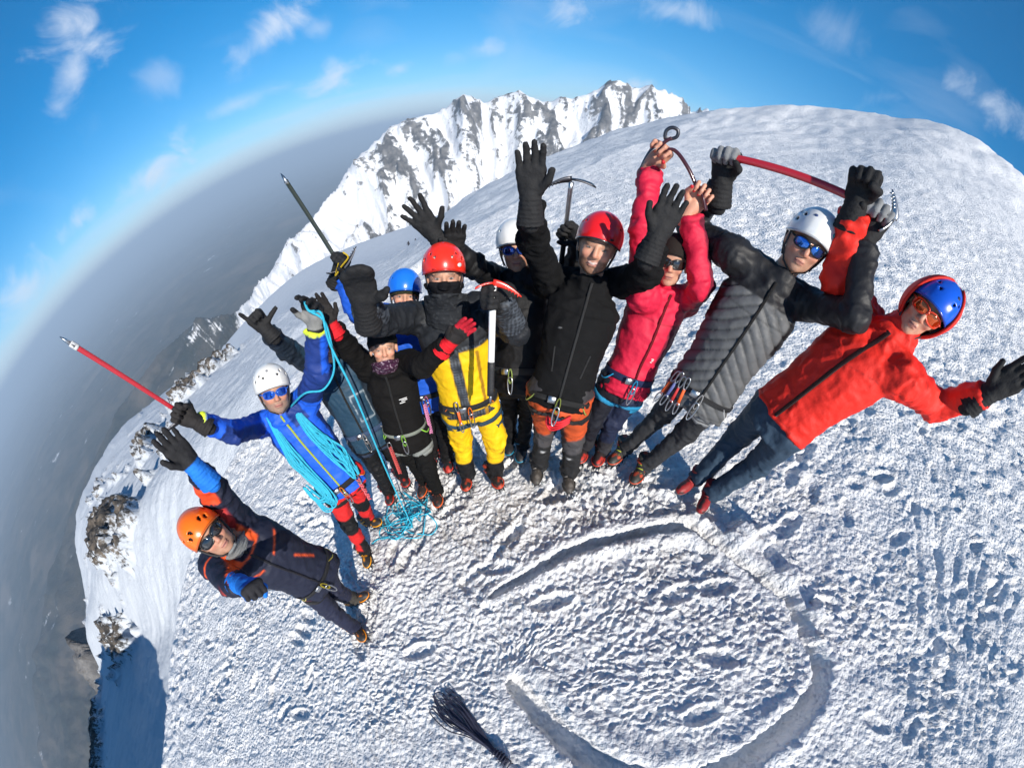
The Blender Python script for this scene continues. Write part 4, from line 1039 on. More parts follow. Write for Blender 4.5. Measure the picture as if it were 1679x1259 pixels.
            v, f = join([tube([B((x * .052 * math.cos(a), .10 + .085 * math.sin(a), .046)) for x in (1,) for a in np.linspace(-.3, math.pi + .3, 14)], .006, 6),
                         tube([B((.05 * math.sin(a), -.055 - .052 * math.cos(a), .075)) for a in np.linspace(-2.2, 2.2, 14)], .007, 6),
                         tube([B((.058 * math.cos(a), -.035 + .062 * math.sin(a), .10 + .02 * math.sin(a))) for a in np.linspace(0, 6.28, 18)], .007, 5)])
            put('crampon_strap', v, f, plastic('crampon_strap_%d' % i, bt.get('strap', (.05, .05, .05))), parent=boot, origin=base)
    # ---- headgear
    info = dict(T=T, kw=kw, R=R, HR=HR, hc=hc, hs=hs, H2W=H2W, j=j, TL=TL, cast=cast, bvh=bvh, tbvh=tbvh, hipR=hipR, hipL=hipL, base=base, hands=hands, st=st, sw=sw, fwd=fwd, i=i, hem=hem, bulk=bulk)
    if 'helmet' in spec: helmet(info, **spec['helmet'])
    if 'shades' in spec: shades(info, **spec['shades'])
    if 'beanie' in spec: beanie(info, **spec['beanie'])
    if 'harness' in spec: harness(info, **spec['harness'])
    return info

def helmet(I, col, vents='side', liner=(.02, .02, .02), rim=None, rough=.28, strap=(.025, .025, .028), vcol=None, marks=()):
    nu, nv = 80, 34; kw = I['kw']; A, B_, C_ = .103, .124, .118
    def surf(ph, th, o=0.0):
        x = math.sin(th) * math.sin(ph); y = math.sin(th) * math.cos(ph); z = math.cos(th)
        ridge = 1 + .018 * math.cos(ph * 2) * math.sin(th) ** 2 + .012 * math.exp(-((abs(x) - .45) / .08) ** 2) * (z > .1)
        return np.array([x * (A + o) * ridge, y * (B_ + o) * ridge - .008, z * (C_ + o) + .032])
    def tmax(ph):
        f = math.cos(ph)                       # front 1, back -1
        return math.radians(94 + 10 * (f < 0) * abs(f) + 9 * (1 - abs(f)) - 9 * max(f, 0) ** 2)
    V = []; F = []
    for iv in range(nv + 1):
        for iu in range(nu):
            ph = 2 * math.pi * iu / nu; V.append(surf(ph, max(.001, tmax(ph) * iv / nv)))
    holes = {'side': [(s * (62 + 22 * k), 58, 7, 5) for s in (-1, 1) for k in range(4)] + [(s * (70 + 22 * k), 74, 6, 3.5) for s in (-1, 1) for k in range(3)],
             'front': [(s * a, t, w, h) for s in (-1, 1) for a, t, w, h in ((24, 62, 6, 6), (38, 72, 6, 5), (70, 62, 8, 5), (95, 60, 8, 5), (120, 62, 8, 5))],
             'few': [(s * a, t, 5, 3.2) for s in (-1, 1) for a, t in ((58, 56), (72, 60), (86, 64), (100, 68))], 'slots': [(s * a, t, 5, 4.5) for s in (-1, 1) for a, t in ((26, 58), (46, 50), (62, 66), (84, 56), (108, 62))]}[vents]
    def hole(ph, th):
        a, t = math.degrees(ph), math.degrees(th)
        a = (a + 180) % 360 - 180
        return any(((a - p) / w) ** 2 * 1.0 + ((t - q + .25 * (a - p) * (1 if p > 0 else -1)) / h) ** 2 < 1 for p, q, w, h in holes)
    keep = []
    for iv in range(nv):
        for iu in range(nu):
            ph = 2 * math.pi * (iu + .5) / nu; th = tmax(ph) * (iv + .5) / nv
            if not hole(ph, th): keep.append((iv * nu + iu, (iv + 1) * nu + iu, (iv + 1) * nu + (iu + 1) % nu, iv * nu + (iu + 1) % nu))
    n0 = len(V); Vi = []
    for iv in range(nv + 1):
        for iu in range(nu):
            ph = 2 * math.pi * iu / nu; Vi.append(surf(ph, max(.001, tmax(ph) * iv / nv), -.006))
    edge = {}
    for f in keep:
        for a, b in zip(f, f[1:] + f[:1]):
            if (b, a) in edge: del edge[(b, a)]
            else: edge[(a, b)] = 1
    F = list(keep) + [tuple(v + n0 for v in f[::-1]) for f in keep] + [(b, a, a + n0, b + n0) for a, b in edge]
    F = [tuple(f) for f in F]
    ob = put('helmet', I['H2W'](np.array(V + Vi)), F, plastic('helmet_%d' % I['i'], col), **kw)
    lv = []; lf = []
    for iv in range(13):
        for iu in range(32):
            ph = 2 * math.pi * iu / 32; lv.append(surf(ph, max(.001, tmax(ph) * iv / 12.0 * .97), -.013))
    for iv in range(12):
        for iu in range(32): lf.append((iv * 32 + iu, (iv + 1) * 32 + iu, (iv + 1) * 32 + (iu + 1) % 32, iv * 32 + (iu + 1) % 32))
    put('helmet_liner', I['H2W'](np.array(lv)), lf, solid('helmet_liner_%d' % I['i'], vcol or liner, .8), parent=ob, origin=I['base'])
    rp = [surf(2 * math.pi * k / 60, tmax(2 * math.pi * k / 60), -.001) for k in range(60)]
    v, f = tube(np.array([I['H2W'](p) for p in rp]), .0052, 6, closed=True); put('helmet_rim', v, f, plastic('rim_%d' % I['i'], rim or tuple(c * .55 for c in col)), parent=ob, origin=I['base'])
    sp = []
    for s in (-1, 1):
        sp.append(tube(np.array([I['H2W'](p) for p in ((s * .086, .030, .02), (s * .076, .030, -.05), (s * .052, .050, -.10), (s * .012, .068, -.125))]), .007, 5, flat=.35))
        sp.append(tube(np.array([I['H2W'](p) for p in ((s * .086, -.05, .0), (s * .080, -.01, -.04), (s * .066, .036, -.085))]), .006, 5, flat=.35))
    v, f = join(sp); put('chin_strap', v, f, solid('chin_strap_%d' % I['i'], strap, .7), parent=ob, origin=I['base'])
    for mp_, mt_, mw, mh, mc in marks:                 # printed marks on the shell
        V = []; F = []; n = 14; pa, ta = math.radians(mp_), math.radians(mt_)
        for q in (1.0, .5):
            for k in range(n):
                a = 2 * math.pi * k / n; V.append(surf(pa + q * mw * math.cos(a) / A, ta + q * mh * math.sin(a) / C_, .0016))
        V.append(surf(pa, ta, .0018)); V += [surf(pa + mw * math.cos(2 * math.pi * k / n) / A, ta + mh * math.sin(2 * math.pi * k / n) / C_, -.001) for k in range(n)]
        F = [(k, (k + 1) % n, n + (k + 1) % n, n + k) for k in range(n)] + [(n + k, n + (k + 1) % n, 2 * n) for k in range(n)] + [(2 * n + 1 + k, 2 * n + 1 + (k + 1) % n, (k + 1) % n, k) for k in range(n)]
        put('helmet_mark', I['H2W'](np.array(V)), F, solid('mark_%.2f_%.2f_%.2f' % tuple(mc), mc, .4), parent=ob, origin=I['base'])
    return ob

def shades(I, lens=(.1, .3, .8), frame=(.02, .02, .02), big=1.0, mirror=True):
    H2W = I['H2W']; kw = I['kw']; key = 'lens_%.2f_%.2f_%.2f' % tuple(lens)
    if key not in M: M[key] = mat(key, lens, .06, metal=.85 if mirror else 0.0, coat=1.0, spec=.8)
    fm = plastic('frame_%d' % I['i'], frame)
    parts = []; root = None
    lenses = []
    for s in (-1, 1):
        P_ = []; n = 22
        def at_(u, w): # u across, w up
            x = s * (.034 + u); return np.array([x, .1085 - 9.0 * (abs(x)) ** 2 * .9 - .4 * max(0, abs(x) - .05), .001 + w - .06 * (abs(x) - .03)])
        rim = []
        for k in range(n):
            a = 2 * math.pi * k / n; e = 2 / 2.9
            u = .030 * big * math.copysign(abs(math.cos(a)) ** e, math.cos(a)); w = .0205 * big * math.copysign(abs(math.sin(a)) ** e, math.sin(a)) * (1 - .15 * (math.cos(a) < -.4))
            rim.append((u, w))
        V = [H2W(at_(u * q, w * q) + np.array([0, .004 * (1 - q), 0])) for q in (1, .66, .33) for u, w in rim] + [H2W(at_(0, 0) + np.array([0, .004, 0]))]
        Fq = [(r * n + k, r * n + (k + 1) % n, (r + 1) * n + (k + 1) % n, (r + 1) * n + k) for r in range(2) for k in range(n)] + [(2 * n + k, 2 * n + (k + 1) % n, 3 * n) for k in range(n)]
        back = [tuple(v + len(V) for v in f[::-1]) for f in Fq]; V2 = [v - I['HR'][:, 1] * .003 for v in V]
        lenses.append((V + V2, Fq + back + [(k, k + len(V), (k + 1) % n + len(V), (k + 1) % n) for k in range(n)]))
        parts.append(tube(np.array([H2W(at_(u, w)) for u, w in rim]), .0032, 6, closed=True))
        parts.append(tube(np.array([H2W(p) for p in (at_(.031, .006), (s * .078, .045, .006), (s * .083, .0, .004))]), .0042, 5))
    parts.append(tube(np.array([H2W(p) for p in ((-.006, .110, .004), (0, .112, .006), (.006, .110, .004))]), .0035, 5))
    v, f = join(parts); fr = put('sunglasses', v, f, fm, **kw)
    for V, F in lenses: put('lens', V, F, M[key], parent=fr, origin=I['base'])

def beanie(I, col=(.02, .02, .02), down=.0, stripe=None, out=.0):
    nu, nv = 36, 16; V = []; C = []
    for iv in range(nv + 1):
        for iu in range(nu):
            ph = 2 * math.pi * iu / nu; f = math.cos(ph); tm = math.radians(84 + down + 26 * (1 - max(f, 0)) * .9); th = max(.001, tm * iv / nv)
            x, y, z = math.sin(th) * math.sin(ph), math.sin(th) * math.cos(ph), math.cos(th)
            rib = 1 + .012 * math.sin(ph * 18) + (.05 if iv > nv - 4 else 0)
            V.append((x * (.087 + out) * rib, y * (.107 + out) * rib - .010, z * .108 + .032)); C.append(stripe if stripe and iv in (nv - 2, nv - 3) else col)
    F = [(iv * nu + iu, (iv + 1) * nu + iu, (iv + 1) * nu + (iu + 1) % nu, iv * nu + (iu + 1) % nu) for iv in range(nv) for iu in range(nu)]
    n0 = len(V); V = V + [(x * .95, y * .95, z * .97) for x, y, z in V]
    F = F + [tuple(v + n0 for v in f[::-1]) for f in F] + [(nv * nu + k, nv * nu + n0 + k, nv * nu + n0 + (k + 1) % nu, nv * nu + (k + 1) % nu) for k in range(nu)]
    put('beanie', I['H2W'](np.array(V)), F, M['softshell'], cols=np.array(C + C), **I['kw'])

def ring_band(I, z, half, mat_, name, tilt=0.0, extra=.006, n=40):
    """a belt round the jacket at height z in torso coords, laid on the cloth"""
    j, R = I['j'], I['R']; pts = []; nr = []
    for k in range(n):
        a = 2 * math.pi * k / n; d = np.array([math.sin(a), math.cos(a), 0]); o = j['pel'] + R @ (d * .5 + np.array([0, 0, z + tilt * d[1] * .1]))
        h = I['bvh'].ray_cast(Vector(o), Vector(-(R @ d)))
        if h[0] is None or (Vector(h[0]) - Vector(o)).length > .46:
            h2 = I['tbvh'].ray_cast(Vector(o), Vector(-(R @ d))); h = h2 if h2[0] is not None else h
        p = np.array(h[0]) if h[0] is not None else j['pel'] + R @ (d * .15 + np.array([0, 0, z])); pts.append(p + R @ d * extra); nr.append(R @ d)
    pts = np.array(pts)
    for _ in range(2): pts = (np.roll(pts, 1, 0) + pts * 2 + np.roll(pts, -1, 0)) / 4
    V = []; F = []
    for p, d in zip(pts, nr): V += [p + R[:, 2] * half, p + R[:, 2] * half + d * .004, p - R[:, 2] * half + d * .004, p - R[:, 2] * half]
    for k in range(n):
        a, b = k * 4, ((k + 1) % n) * 4
        for m in range(4): F.append((a + m, b + m, b + (m + 1) % 4, a + (m + 1) % 4))
    return put(name, V, F, mat_, **I['kw']), pts
def leg_band(I, k, drop, half, mat_, tilt=.25, r=.100):
    hp = I['hip' + k]; kn = I['j']['kn' + k]; d = nrm(kn - hp); c = hp + d * drop; R = I['R']; x = nrm(R[:, 0] - d * (R[:, 0] @ d)); y = np.cross(d, x); V = []; n = 28
    for m in range(n):
        a = 2 * math.pi * m / n; q = x * math.cos(a) + y * math.sin(a); o = c + q * .35 + d * tilt * .1 * (math.cos(a) * (1 if k == 'R' else -1)) * -1
        h = I['tbvh'].ray_cast(Vector(o), Vector(-q)); rad = r if h[0] is None or np.linalg.norm(np.array(h[0]) - o) > .32 else .35 - np.linalg.norm(np.array(h[0]) - o) + .006
        p = o - q * (.35 - rad)
        V += [p + d * half, p + d * half + q * .004, p - d * half + q * .004, p - d * half]
    F = [(m * 4 + e, ((m + 1) % n) * 4 + e, ((m + 1) % n) * 4 + (e + 1) % 4, m * 4 + (e + 1) % 4) for m in range(n) for e in range(4)]
    return put('leg_loop', V, F, mat_, **I['kw'])
def carabiner(c, X, Y, L=.055, W=.030, r=.0045):
    P_ = []
    for k in range(22):
        a = 2 * math.pi * k / 22; P_.append(c + X * W * .5 * math.copysign(abs(math.cos(a)) ** .8, math.cos(a)) * (1 + .25 * math.sin(a)) + Y * L * math.copysign(abs(math.sin(a)) ** .8, math.sin(a)))
    return tube(np.array(P_), r, 6, closed=True)
def harness(I, belt=(.03, .03, .03), legs=(.03, .03, .03), z=.02, buckle=True, loops=(.2, .2, .2), half=.021, gear=True, leg=True):
    j, R = I['j'], I['R']
    wb, pts = ring_band(I, z, half, web('belt_%d' % I['i'], belt), 'harness_belt')
    if leg:
        for k in 'RL': leg_band(I, k, .17, .017, web('legloop_%d' % I['i'], legs))
    front = pts[0]; fw = R[:, 1]
    if buckle:
        v, f = box(front + fw * .010 + R[:, 0] * .04, R[:, 0], fw, R[:, 2], .022, .006, .019); put('buckle', v, f, M['steel'], parent=wb, origin=I['base'])
    # belay loop and a locking carabiner
    lo_ = front + fw * .012
    v, f = tube(np.array([lo_ + R[:, 2] * (.02 - .045 + .045 * math.sin(a)) + R[:, 0] * .012 * math.cos(a) + fw * .01 for a in np.linspace(0, 6.28, 14)[:-1]]), .007, 6, closed=True, flat=.5)
    put('belay_loop', v, f, web('beltloop_%d' % I['i'], loops), parent=wb, origin=I['base'])
    if gear:
        v, f = carabiner(lo_ + fw * .014 - R[:, 2] * .085, R[:, 0], R[:, 2]); put('carabiner', v, f, M['steel'], parent=wb, origin=I['base'])
        for s in (-1, 1):
            q0, q1 = pts[(s * 6) % 40], pts[(s * 12) % 40]; m_ = (q0 + q1) / 2; od = nrm(m_ - j['pel'] - R[:, 2] * ((m_ - j['pel']) @ R[:, 2]))
            v, f = tube(catmull([q0, q0 * .7 + q1 * .3 - R[:, 2] * .05 + od * .03, q0 * .3 + q1 * .7 - R[:, 2] * .05 + od * .03, q1], 4), .0045, 6)
            put('gear_loop', v, f, plastic('gearloop_%d' % I['i'], loops), parent=wb, origin=I['base'])
    return wb
def base_col(ctx, c): return np.tile(np.array(c, float), (len(ctx['V']), 1))
def lay(c, m, q):
    m = np.clip(np.asarray(m, float), 0, 1)[:, None]; c[:] = c * (1 - m) + m * np.array(q, float)
BLACK = (.007, .007, .008); NAVY = (.014, .018, .040)
def edge(x, a, w=.006): return sstep(a - w, a + w, x)

def paint1(t):
    c = base_col(t, (.013, .016, .034)); q = t['q']; x, y, z = q.T; TL = t['TL']; O = (.80, .10, .02); f = y > .0
    lay(c, edge(z, TL * .88) * (1 - edge(np.abs(x), .10)) * f, O)
    lay(c, edge(z, TL * .90) * (1 - edge(np.abs(x), .065)) * f, (.013, .016, .034))
    for s in (-1, 1):
        lay(c, f * np.exp(-((z - TL * .72 - .35 * (np.abs(x) - .09)) / .006) ** 2) * edge(x * s, .05) * (1 - edge(x * s, .16)), O)
    lay(c, f * np.exp(-((x + .11 - .25 * (z - .2)) / .006) ** 2) * edge(z, .10) * (1 - edge(z, .27)), O)
    sl = t['sl']['L']; n = t['N'][:, 0]
    lay(c, t['ins']['L'] * edge(sl[2], .15) * (1 - edge(sl[2], .72, .02)) * sstep(.15, .35, n), (.72, .07, .02))
    lay(c, t['ins']['L'] * (sl[0] > .1) * (1 - edge(sl[0], .9)) * sstep(.2, .45, n), (.42, .03, .03))
    sr = t['sl']['R']; lay(c, t['ins']['R'] * np.exp(-((sr[0] - .35) / .022) ** 2), O); lay(c, t['ins']['R'] * np.exp(-((sr[2] - .3) / .12) ** 2) * sstep(.0, .5, t['N'][:, 1]), (.42, .05, .03))
    return c
def tpaint1(t):
    c = base_col(t, (.016, .019, .042)); 
    lay(c, np.exp(-((t['tU'] - .22) / .045) ** 2) * (t['N'][:, 1] > .1) * t['R'] * (t['q'][:, 0] > .03), (.80, .12, .05))
    lay(c, edge(t['tF'], .55, .03) * (~t['R']) * (t['tF'] > 0), (.055, .052, .045)); return c
def paint2(t):
    c = base_col(t, (.012, .10, .62)); q = t['q']; x, y, z = q.T; D = (.012, .035, .18)
    lay(c, edge(np.abs(x), .135, .012) * (y < .06) * (z < t['TL'] * .8), D)
    lay(c, edge(z, t['TL'] * .80) * (y > 0) * edge(-x, .03) * (1 - edge(-x, .13)), D)
    n = t['N']
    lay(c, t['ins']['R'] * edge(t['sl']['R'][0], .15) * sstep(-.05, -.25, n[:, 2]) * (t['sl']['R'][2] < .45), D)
    s = t['sl']['L']; lay(c, t['ins']['L'] * edge(s[0], .1) * sstep(.05, .25, n[:, 1] * .3 + n[:, 0]), D); lay(c, t['ins']['L'] * (s[0] > .2) * (s[2] < .12), D)
    for k in 'RL': lay(c, t['ins'][k] * edge(t['sl'][k][2], .965, .008), (.62, .75, .05))
    return c
def tpaint2(t):
    c = base_col(t, (.58, .018, .018)); tF = t['tF']; fr = t['N'][:, 1] > -.35
    lay(c, edge(t['tU'], .80, .02) * (1 - edge(tF, .24, .02)) * fr, BLACK); lay(c, edge(tF, .55, .02) * sstep(.0, .3, t['N'][:, 0] * np.where(t['R'], -1, 1) + .25), BLACK)
    lay(c, edge(tF, .80, .02), BLACK); return c
def paint3(t):
    c = base_col(t, (.016, .048, .085)); x, y, z = t['q'].T
    lay(c, edge(np.abs(x), .13, .01), (.010, .018, .03)); 
    b = np.maximum(np.abs((x + .08) / .05), np.abs((z - .22) / .10)); lay(c, np.exp(-((b - 1) / .05) ** 2) * (y > 0), (.30, .36, .40)); return c
def paint4(t):
    c = base_col(t, (.008, .0075, .0075)); lay(c, edge(t['q'][:, 2], .02, .004) * 0, BLACK); return c
def paint5(t):
    c = base_col(t, (.012, .09, .52)); x, y, z = t['q'].T; lay(c, edge(np.abs(x), .12, .01) * (y > -.2) * (z < .3), BLACK); return c
def grid(p, s): return np.maximum(np.exp(-((np.abs((p[:, 0] / s) % 1 - .5) - .5) / .13) ** 2), np.exp(-((np.abs((p[:, 2] / s) % 1 - .5) - .5) / .13) ** 2))
def paint6(t):
    c = base_col(t, (.80, .47, .006)); x, y, z = t['q'].T; TL = t['TL']; G = (.016, .018, .022)
    lay(c, edge(z, TL * .66 + .0 * x, .006), G); lay(c, np.maximum(t['ins']['R'], t['ins']['L']) * 1.0, G)
    lay(c, (1 - edge(np.abs(x - .02), .030, .004)) * (y > 0) * (z < TL * .68), G); lay(c, 1 - edge(z, -.035, .004), G)
    lay(c, (1 - edge(np.abs(x + .105), .010, .003)) * (y > 0) * (z < TL * .64), (.30, .15, .01))
    dark = c[:, 0] < .03; lay(c, dark * .55 * grid(t['q'], .018) * np.maximum((z < TL * .7), np.maximum(t['ins']['R'] & (t['sl']['R'][2] > .3), t['ins']['L'] & (t['sl']['L'][2] > .2))), (.13, .15, .18)); return c
def tpaint6(t):
    c = base_col(t, (.80, .47, .006)); lay(c, edge(t['tF'], .50, .02), BLACK); lay(c, 1 - edge(t['tU'], .12, .02), (.016, .018, .022))
    lay(c, np.exp(-((t['tF'] - .22) / .05) ** 2 - ((t['N'][:, 0] + .6) / .25) ** 2) * (~t['R']), (.02, .015, .01)); return c
def paint8(t):
    c = base_col(t, (.0075, .0075, .008)); return c
def tpaint8(t):
    c = base_col(t, (.52, .075, .018)); tF = t['tF']; lay(c, edge(tF, .0, .02), (.055, .052, .055)); lay(c, edge(tF, .34, .02), (.016, .016, .017))
    side = sstep(.45, .75, np.where(t['R'], -1, 1) * t['N'][:, 0]); lay(c, side * (tF < 0), (.04, .038, .04)); lay(c, 1 - edge(t['tU'], .03, .03), (.03, .028, .03))
    lay(c, np.exp(-((tF - .45) / .018) ** 2 - ((t['N'][:, 0] - np.where(t['R'], -.2, .2)) / .22) ** 2) * (t['N'][:, 1] > 0), (.62, .62, .62)); return c
def paint9(t):
    c = base_col(t, (.60, .014, .050)); x, y, z = t['q'].T; D = (.15, .010, .028)
    lay(c, edge(-x, .075 + .0 * z, .006) * (1 - edge(z, t['TL'] * .72, .02)) * (z > .10 + .4 * (x + .2)) * (y > -.05), D); lay(c, sstep(.1, -.1, y) * edge(np.abs(x), .11), D)
    s = t['sl']['L']; lay(c, t['ins']['L'] * sstep(.25, .5, -t['N'][:, 0] * 1.0), D); return c
def tpaint9(t):
    c = base_col(t, (.014, .020, .048)); lay(c, t['R'] * 1.0, (.012, .013, .020)); lay(c, edge(t['tF'], .55, .03), (.03, .03, .035)); return c
def paint10(t):
    c = base_col(t, (.105, .107, .11)); x, y, z = t['q'].T; lay(c, np.maximum(t['ins']['R'], t['ins']['L']), BLACK); lay(c, edge(np.abs(x), .158, .006) * edge(z, t['TL'] * .52), BLACK)
    lay(c, edge(z, t['TL'] * .84, .006), (.018, .018, .02)); return c
def paint11(t):
    c = base_col(t, (.72, .022, .012)); x, y, z = t['q'].T; lay(c, np.exp(-((z - t['TL'] * .62 - .5 * np.abs(x)) / .003) ** 2) * .6, (.28, .012, .01)); return c
def flat(col): return lambda t: base_col(t, col)
def tp_low(col, low, at_=.6):
    def f(t):
        c = base_col(t, col); lay(c, edge(t['tF'], at_, .03), low); return c
    return f

jj = {k: arr(v) for k, v in J.items()}
def toward(i, k='pel'): return -nrm(jj[i][k] * [1, 1, 0])
# where the ice axes run (a hand's grip point and the far end)
AX2a = jj[2]['haR'] + 0; AX2b = reach((97, 552), AX2a, .56, 1)
AX5a = jj[5]['haR'] + 0; AX5b = reach((460, 284), AX5a, .54, 1)
AX6a = jj[6]['haL'] + 0; AX6b = reach((804, 664), AX6a, .50, 1)
AX7a = at((937, 298), np.hypot(*jj[7]['haL'][:2])); AX7b = reach((918, 450), AX7a, .50, 1)
P9R, P9L = jj[9]['haR'], jj[9]['haL']
P10R, P10L = jj[10]['haR'], jj[10]['haL']

P = {}
P[1] = make_person(1, 'person in an orange helmet and navy jacket with orange trim, standing at far left', dict(
    jaw=1.06, tone=1.0, beard=(.20, .11, .07), beard_k=.45, hair=(.05, .03, .02), masks=[dict(name='neck_gaiter', top=-.132, out=.010, col=(.22, .23, .23))], collar_h=.008, look=.8, helmet=dict(col=(.90, .16, .008), vents='front', rim=(.5, .1, .01), vcol=(.01, .01, .01)), shades=dict(lens=(.015, .015, .017), frame=(.012, .012, .012), mirror=False, big=1.12),
    handR=dict(pose='fist', col=(.02, .02, .024), cuffcol=(.015, .17, .62), cz=.088, cuff=.05, sc=1.15), handL=dict(pose='open', col=(.018, .018, .02), cuffcol=(.015, .16, .60), cz=.012, cuff=.07, sc=1.02),
    sleeve=.06, jacket=dict(paint=paint1, bulk=1.08, sr=1.08, hem=-.15, zip=True, zipcol=(.02, .02, .03)), trousers=dict(paint=tpaint1),
    boots=dict(col=(.03, .028, .028), accent=(.75, .20, .01), strap=(.85, .28, .01), lace=(.6, .2, .02)), harness=dict(belt=(.018, .018, .02), legs=(.018, .018, .02), loops=(.45, .36, .02), z=-.02, half=.016)))
P[2] = make_person(2, 'person in a bright blue jacket and red trousers with cyan rope round the neck', dict(
    jaw=1.12, s=1.02, tone=.86, beard=(.22, .17, .14), beard_k=.9, hair=(.12, .09, .07), helmet=dict(col=(.80, .79, .75), vents='slots', marks=[(8, 40, .010, .008, (.25, .25, .26))], rim=(.6, .6, .58), vcol=(.02, .02, .02)), shades=dict(lens=(.03, .16, .75), frame=(.02, .10, .45)),
    handR=dict(pose='grip', palm=toward(2) + np.array([0, 0, .6]), col=(.022, .020, .020), back=(.10, .085, .075), zone=(.05, .075, -1)), handL=dict(pose='relax', palm=toward(2) * .8 + np.array([-.6, 0, 0]), col=(.014, .014, .016), back=(.20, .20, .195), zone=(-.01, .075, 1), yo=.006),
    jacket=dict(paint=paint2, hem=-.12, zip=True, zipcol=(.62, .72, .10)), trousers=dict(paint=tpaint2, bulk=.95),
    boots=dict(col=(.03, .028, .026), accent=(.80, .30, .01), strap=(.90, .38, .01), lace=(.7, .3, .02)), harness=dict(belt=(.02, .02, .022), legs=(.022, .02, .02), loops=(.85, .22, .02), z=-.04)))
P[3] = make_person(3, 'person in a dark teal jacket, half hidden behind the one in bright blue', dict(
    s=.97, hair=(.04, .03, .02), beanie=dict(col=(.018, .018, .02)), handR=dict(pose='shaka', cuff=.02), handL=dict(pose='relax'),
    jacket=dict(paint=paint3, zip=True), trousers=dict(paint=flat((.008, .008, .009))),
    boots=dict(col=(.03, .02, .02), accent=(.50, .03, .02), strap=(.60, .04, .02), lace=(.5, .04, .03)), harness=dict(belt=(.05, .09, .18), legs=(.03, .05, .1), loops=(.3, .3, .3))))
P[4] = make_person(4, 'smiling person in a black beanie and patterned purple scarf with red trimmed gloves', dict(
    s=.92, hs=.95, tone=1.12, jaw=.93, smile=True, masks=[dict(name='scarf', top=-.092, out=.013, col=(.05, .016, .04), pc=(.30, .22, .27), ps=75, pt=.3, r=.074)], hair=(.10, .06, .035), beanie=dict(col=(.014, .013, .013), down=2), sw=.90,
    handR=dict(pose='open', col=(.02, .018, .018), cuffcol=(.55, .012, .02), cz=.015, sc=.98, cuff=.02), handL=dict(pose='open', col=(.02, .018, .018), cuffcol=(.62, .012, .02), cz=.025, tips=(.45, .015, .03), sc=1.0, cuff=.035),
    jacket=dict(paint=paint4, mat='softshell', hem=-.13, zip=True, amp=.006), trousers=dict(paint=flat((.007, .007, .007)), bulk=.96, mat='softshell'), cvary=.75, cvs=55,
    boots=dict(col=(.03, .02, .018), accent=(.60, .08, .015), strap=(.75, .12, .02), lace=(.5, .1, .05)), harness=dict(belt=(.30, .33, .28), legs=(.32, .34, .32), loops=(.28, .62, .06), z=.035, half=.013)))
P[5] = make_person(5, 'person in a blue helmet over a dark beanie, behind the yellow suit', dict(
    tone=1.05, hair=(.05, .035, .02), helmet=dict(col=(.012, .16, .72), vents='few', vcol=(.01, .02, .05)), beanie=dict(col=(.035, .038, .022), down=14, out=.002),
    handR=dict(pose='grip', shaft=(AX5a, AX5b - AX5a), palm=toward(5)), handL=dict(pose='open'), jacket=dict(paint=paint5), trousers=dict(paint=flat(BLACK)),
    boots=dict(col=(.02, .02, .02), accent=(.5, .04, .03), strap=(.6, .05, .03)), harness=dict(belt=(.03, .03, .03), legs=(.03, .03, .03), loops=(.5, .15, .3))))
P[6] = make_person(6, 'person in a yellow and black suit, red helmet and black face mask', dict(
    s=1.03, tone=1.05, hair=(.1, .06, .04), masks=[dict(name='face_mask', top=-.040, out=.008, col=(.008, .008, .010)), dict(name='neck_gaiter', top=-.098, out=.022, col=(.02, .022, .026), pc=(.035, .038, .042), ps=70, pt=.3, r=.08)], helmet=dict(col=(.82, .028, .012), vents='slots', marks=[(-44, 78, .013, .009, (.62, .62, .6)), (24, 84, .010, .004, (.4, .02, .02))], vcol=(.55, .52, .5)),
    handR=dict(pose='mitten', sc=1.25, cuff=.06, palm=toward(6)), handL=dict(pose='grip', shaft=(AX6a, AX6b - AX6a), palm=toward(6), sc=1.12, cuff=.03),
    jacket=dict(paint=paint6, bulk=1.03, sr=1.12, hem=-.09, amp=.008), trousers=dict(paint=tpaint6, bulk=1.12),
    boots=dict(col=(.018, .018, .018), accent=(.35, .04, .015), strap=(.65, .06, .02), lace=(.65, .06, .03)), harness=dict(belt=(.02, .022, .025), legs=(.025, .07, .11), loops=(.85, .17, .01), z=.0, half=.02)))
P[7] = make_person(7, 'person in black with a white helmet, partly hidden behind the yellow suit', dict(
    s=1.02, tone=.9, hair=(.05, .035, .02), helmet=dict(col=(.70, .70, .68), vents='few'), shades=dict(lens=(.03, .10, .45), frame=(.02, .05, .25)),
    handR=dict(pose='spread', palm=toward(7), sc=1.15), handL=dict(pose='grip', shaft=(jj[7]['haL'], AX7a - AX7b), palm=toward(7)), jacket=dict(paint=flat((.006, .006, .007))), trousers=dict(paint=flat((.007, .007, .008)), bulk=.86),
    collar=[(BLACK, 0, .05, .08, 'collar')], boots=dict(col=(.02, .02, .022), strap=(.02, .22, .35), bright=True), harness=dict(belt=(.04, .04, .04), legs=(.05, .05, .05), loops=(.3, .4, .1))))
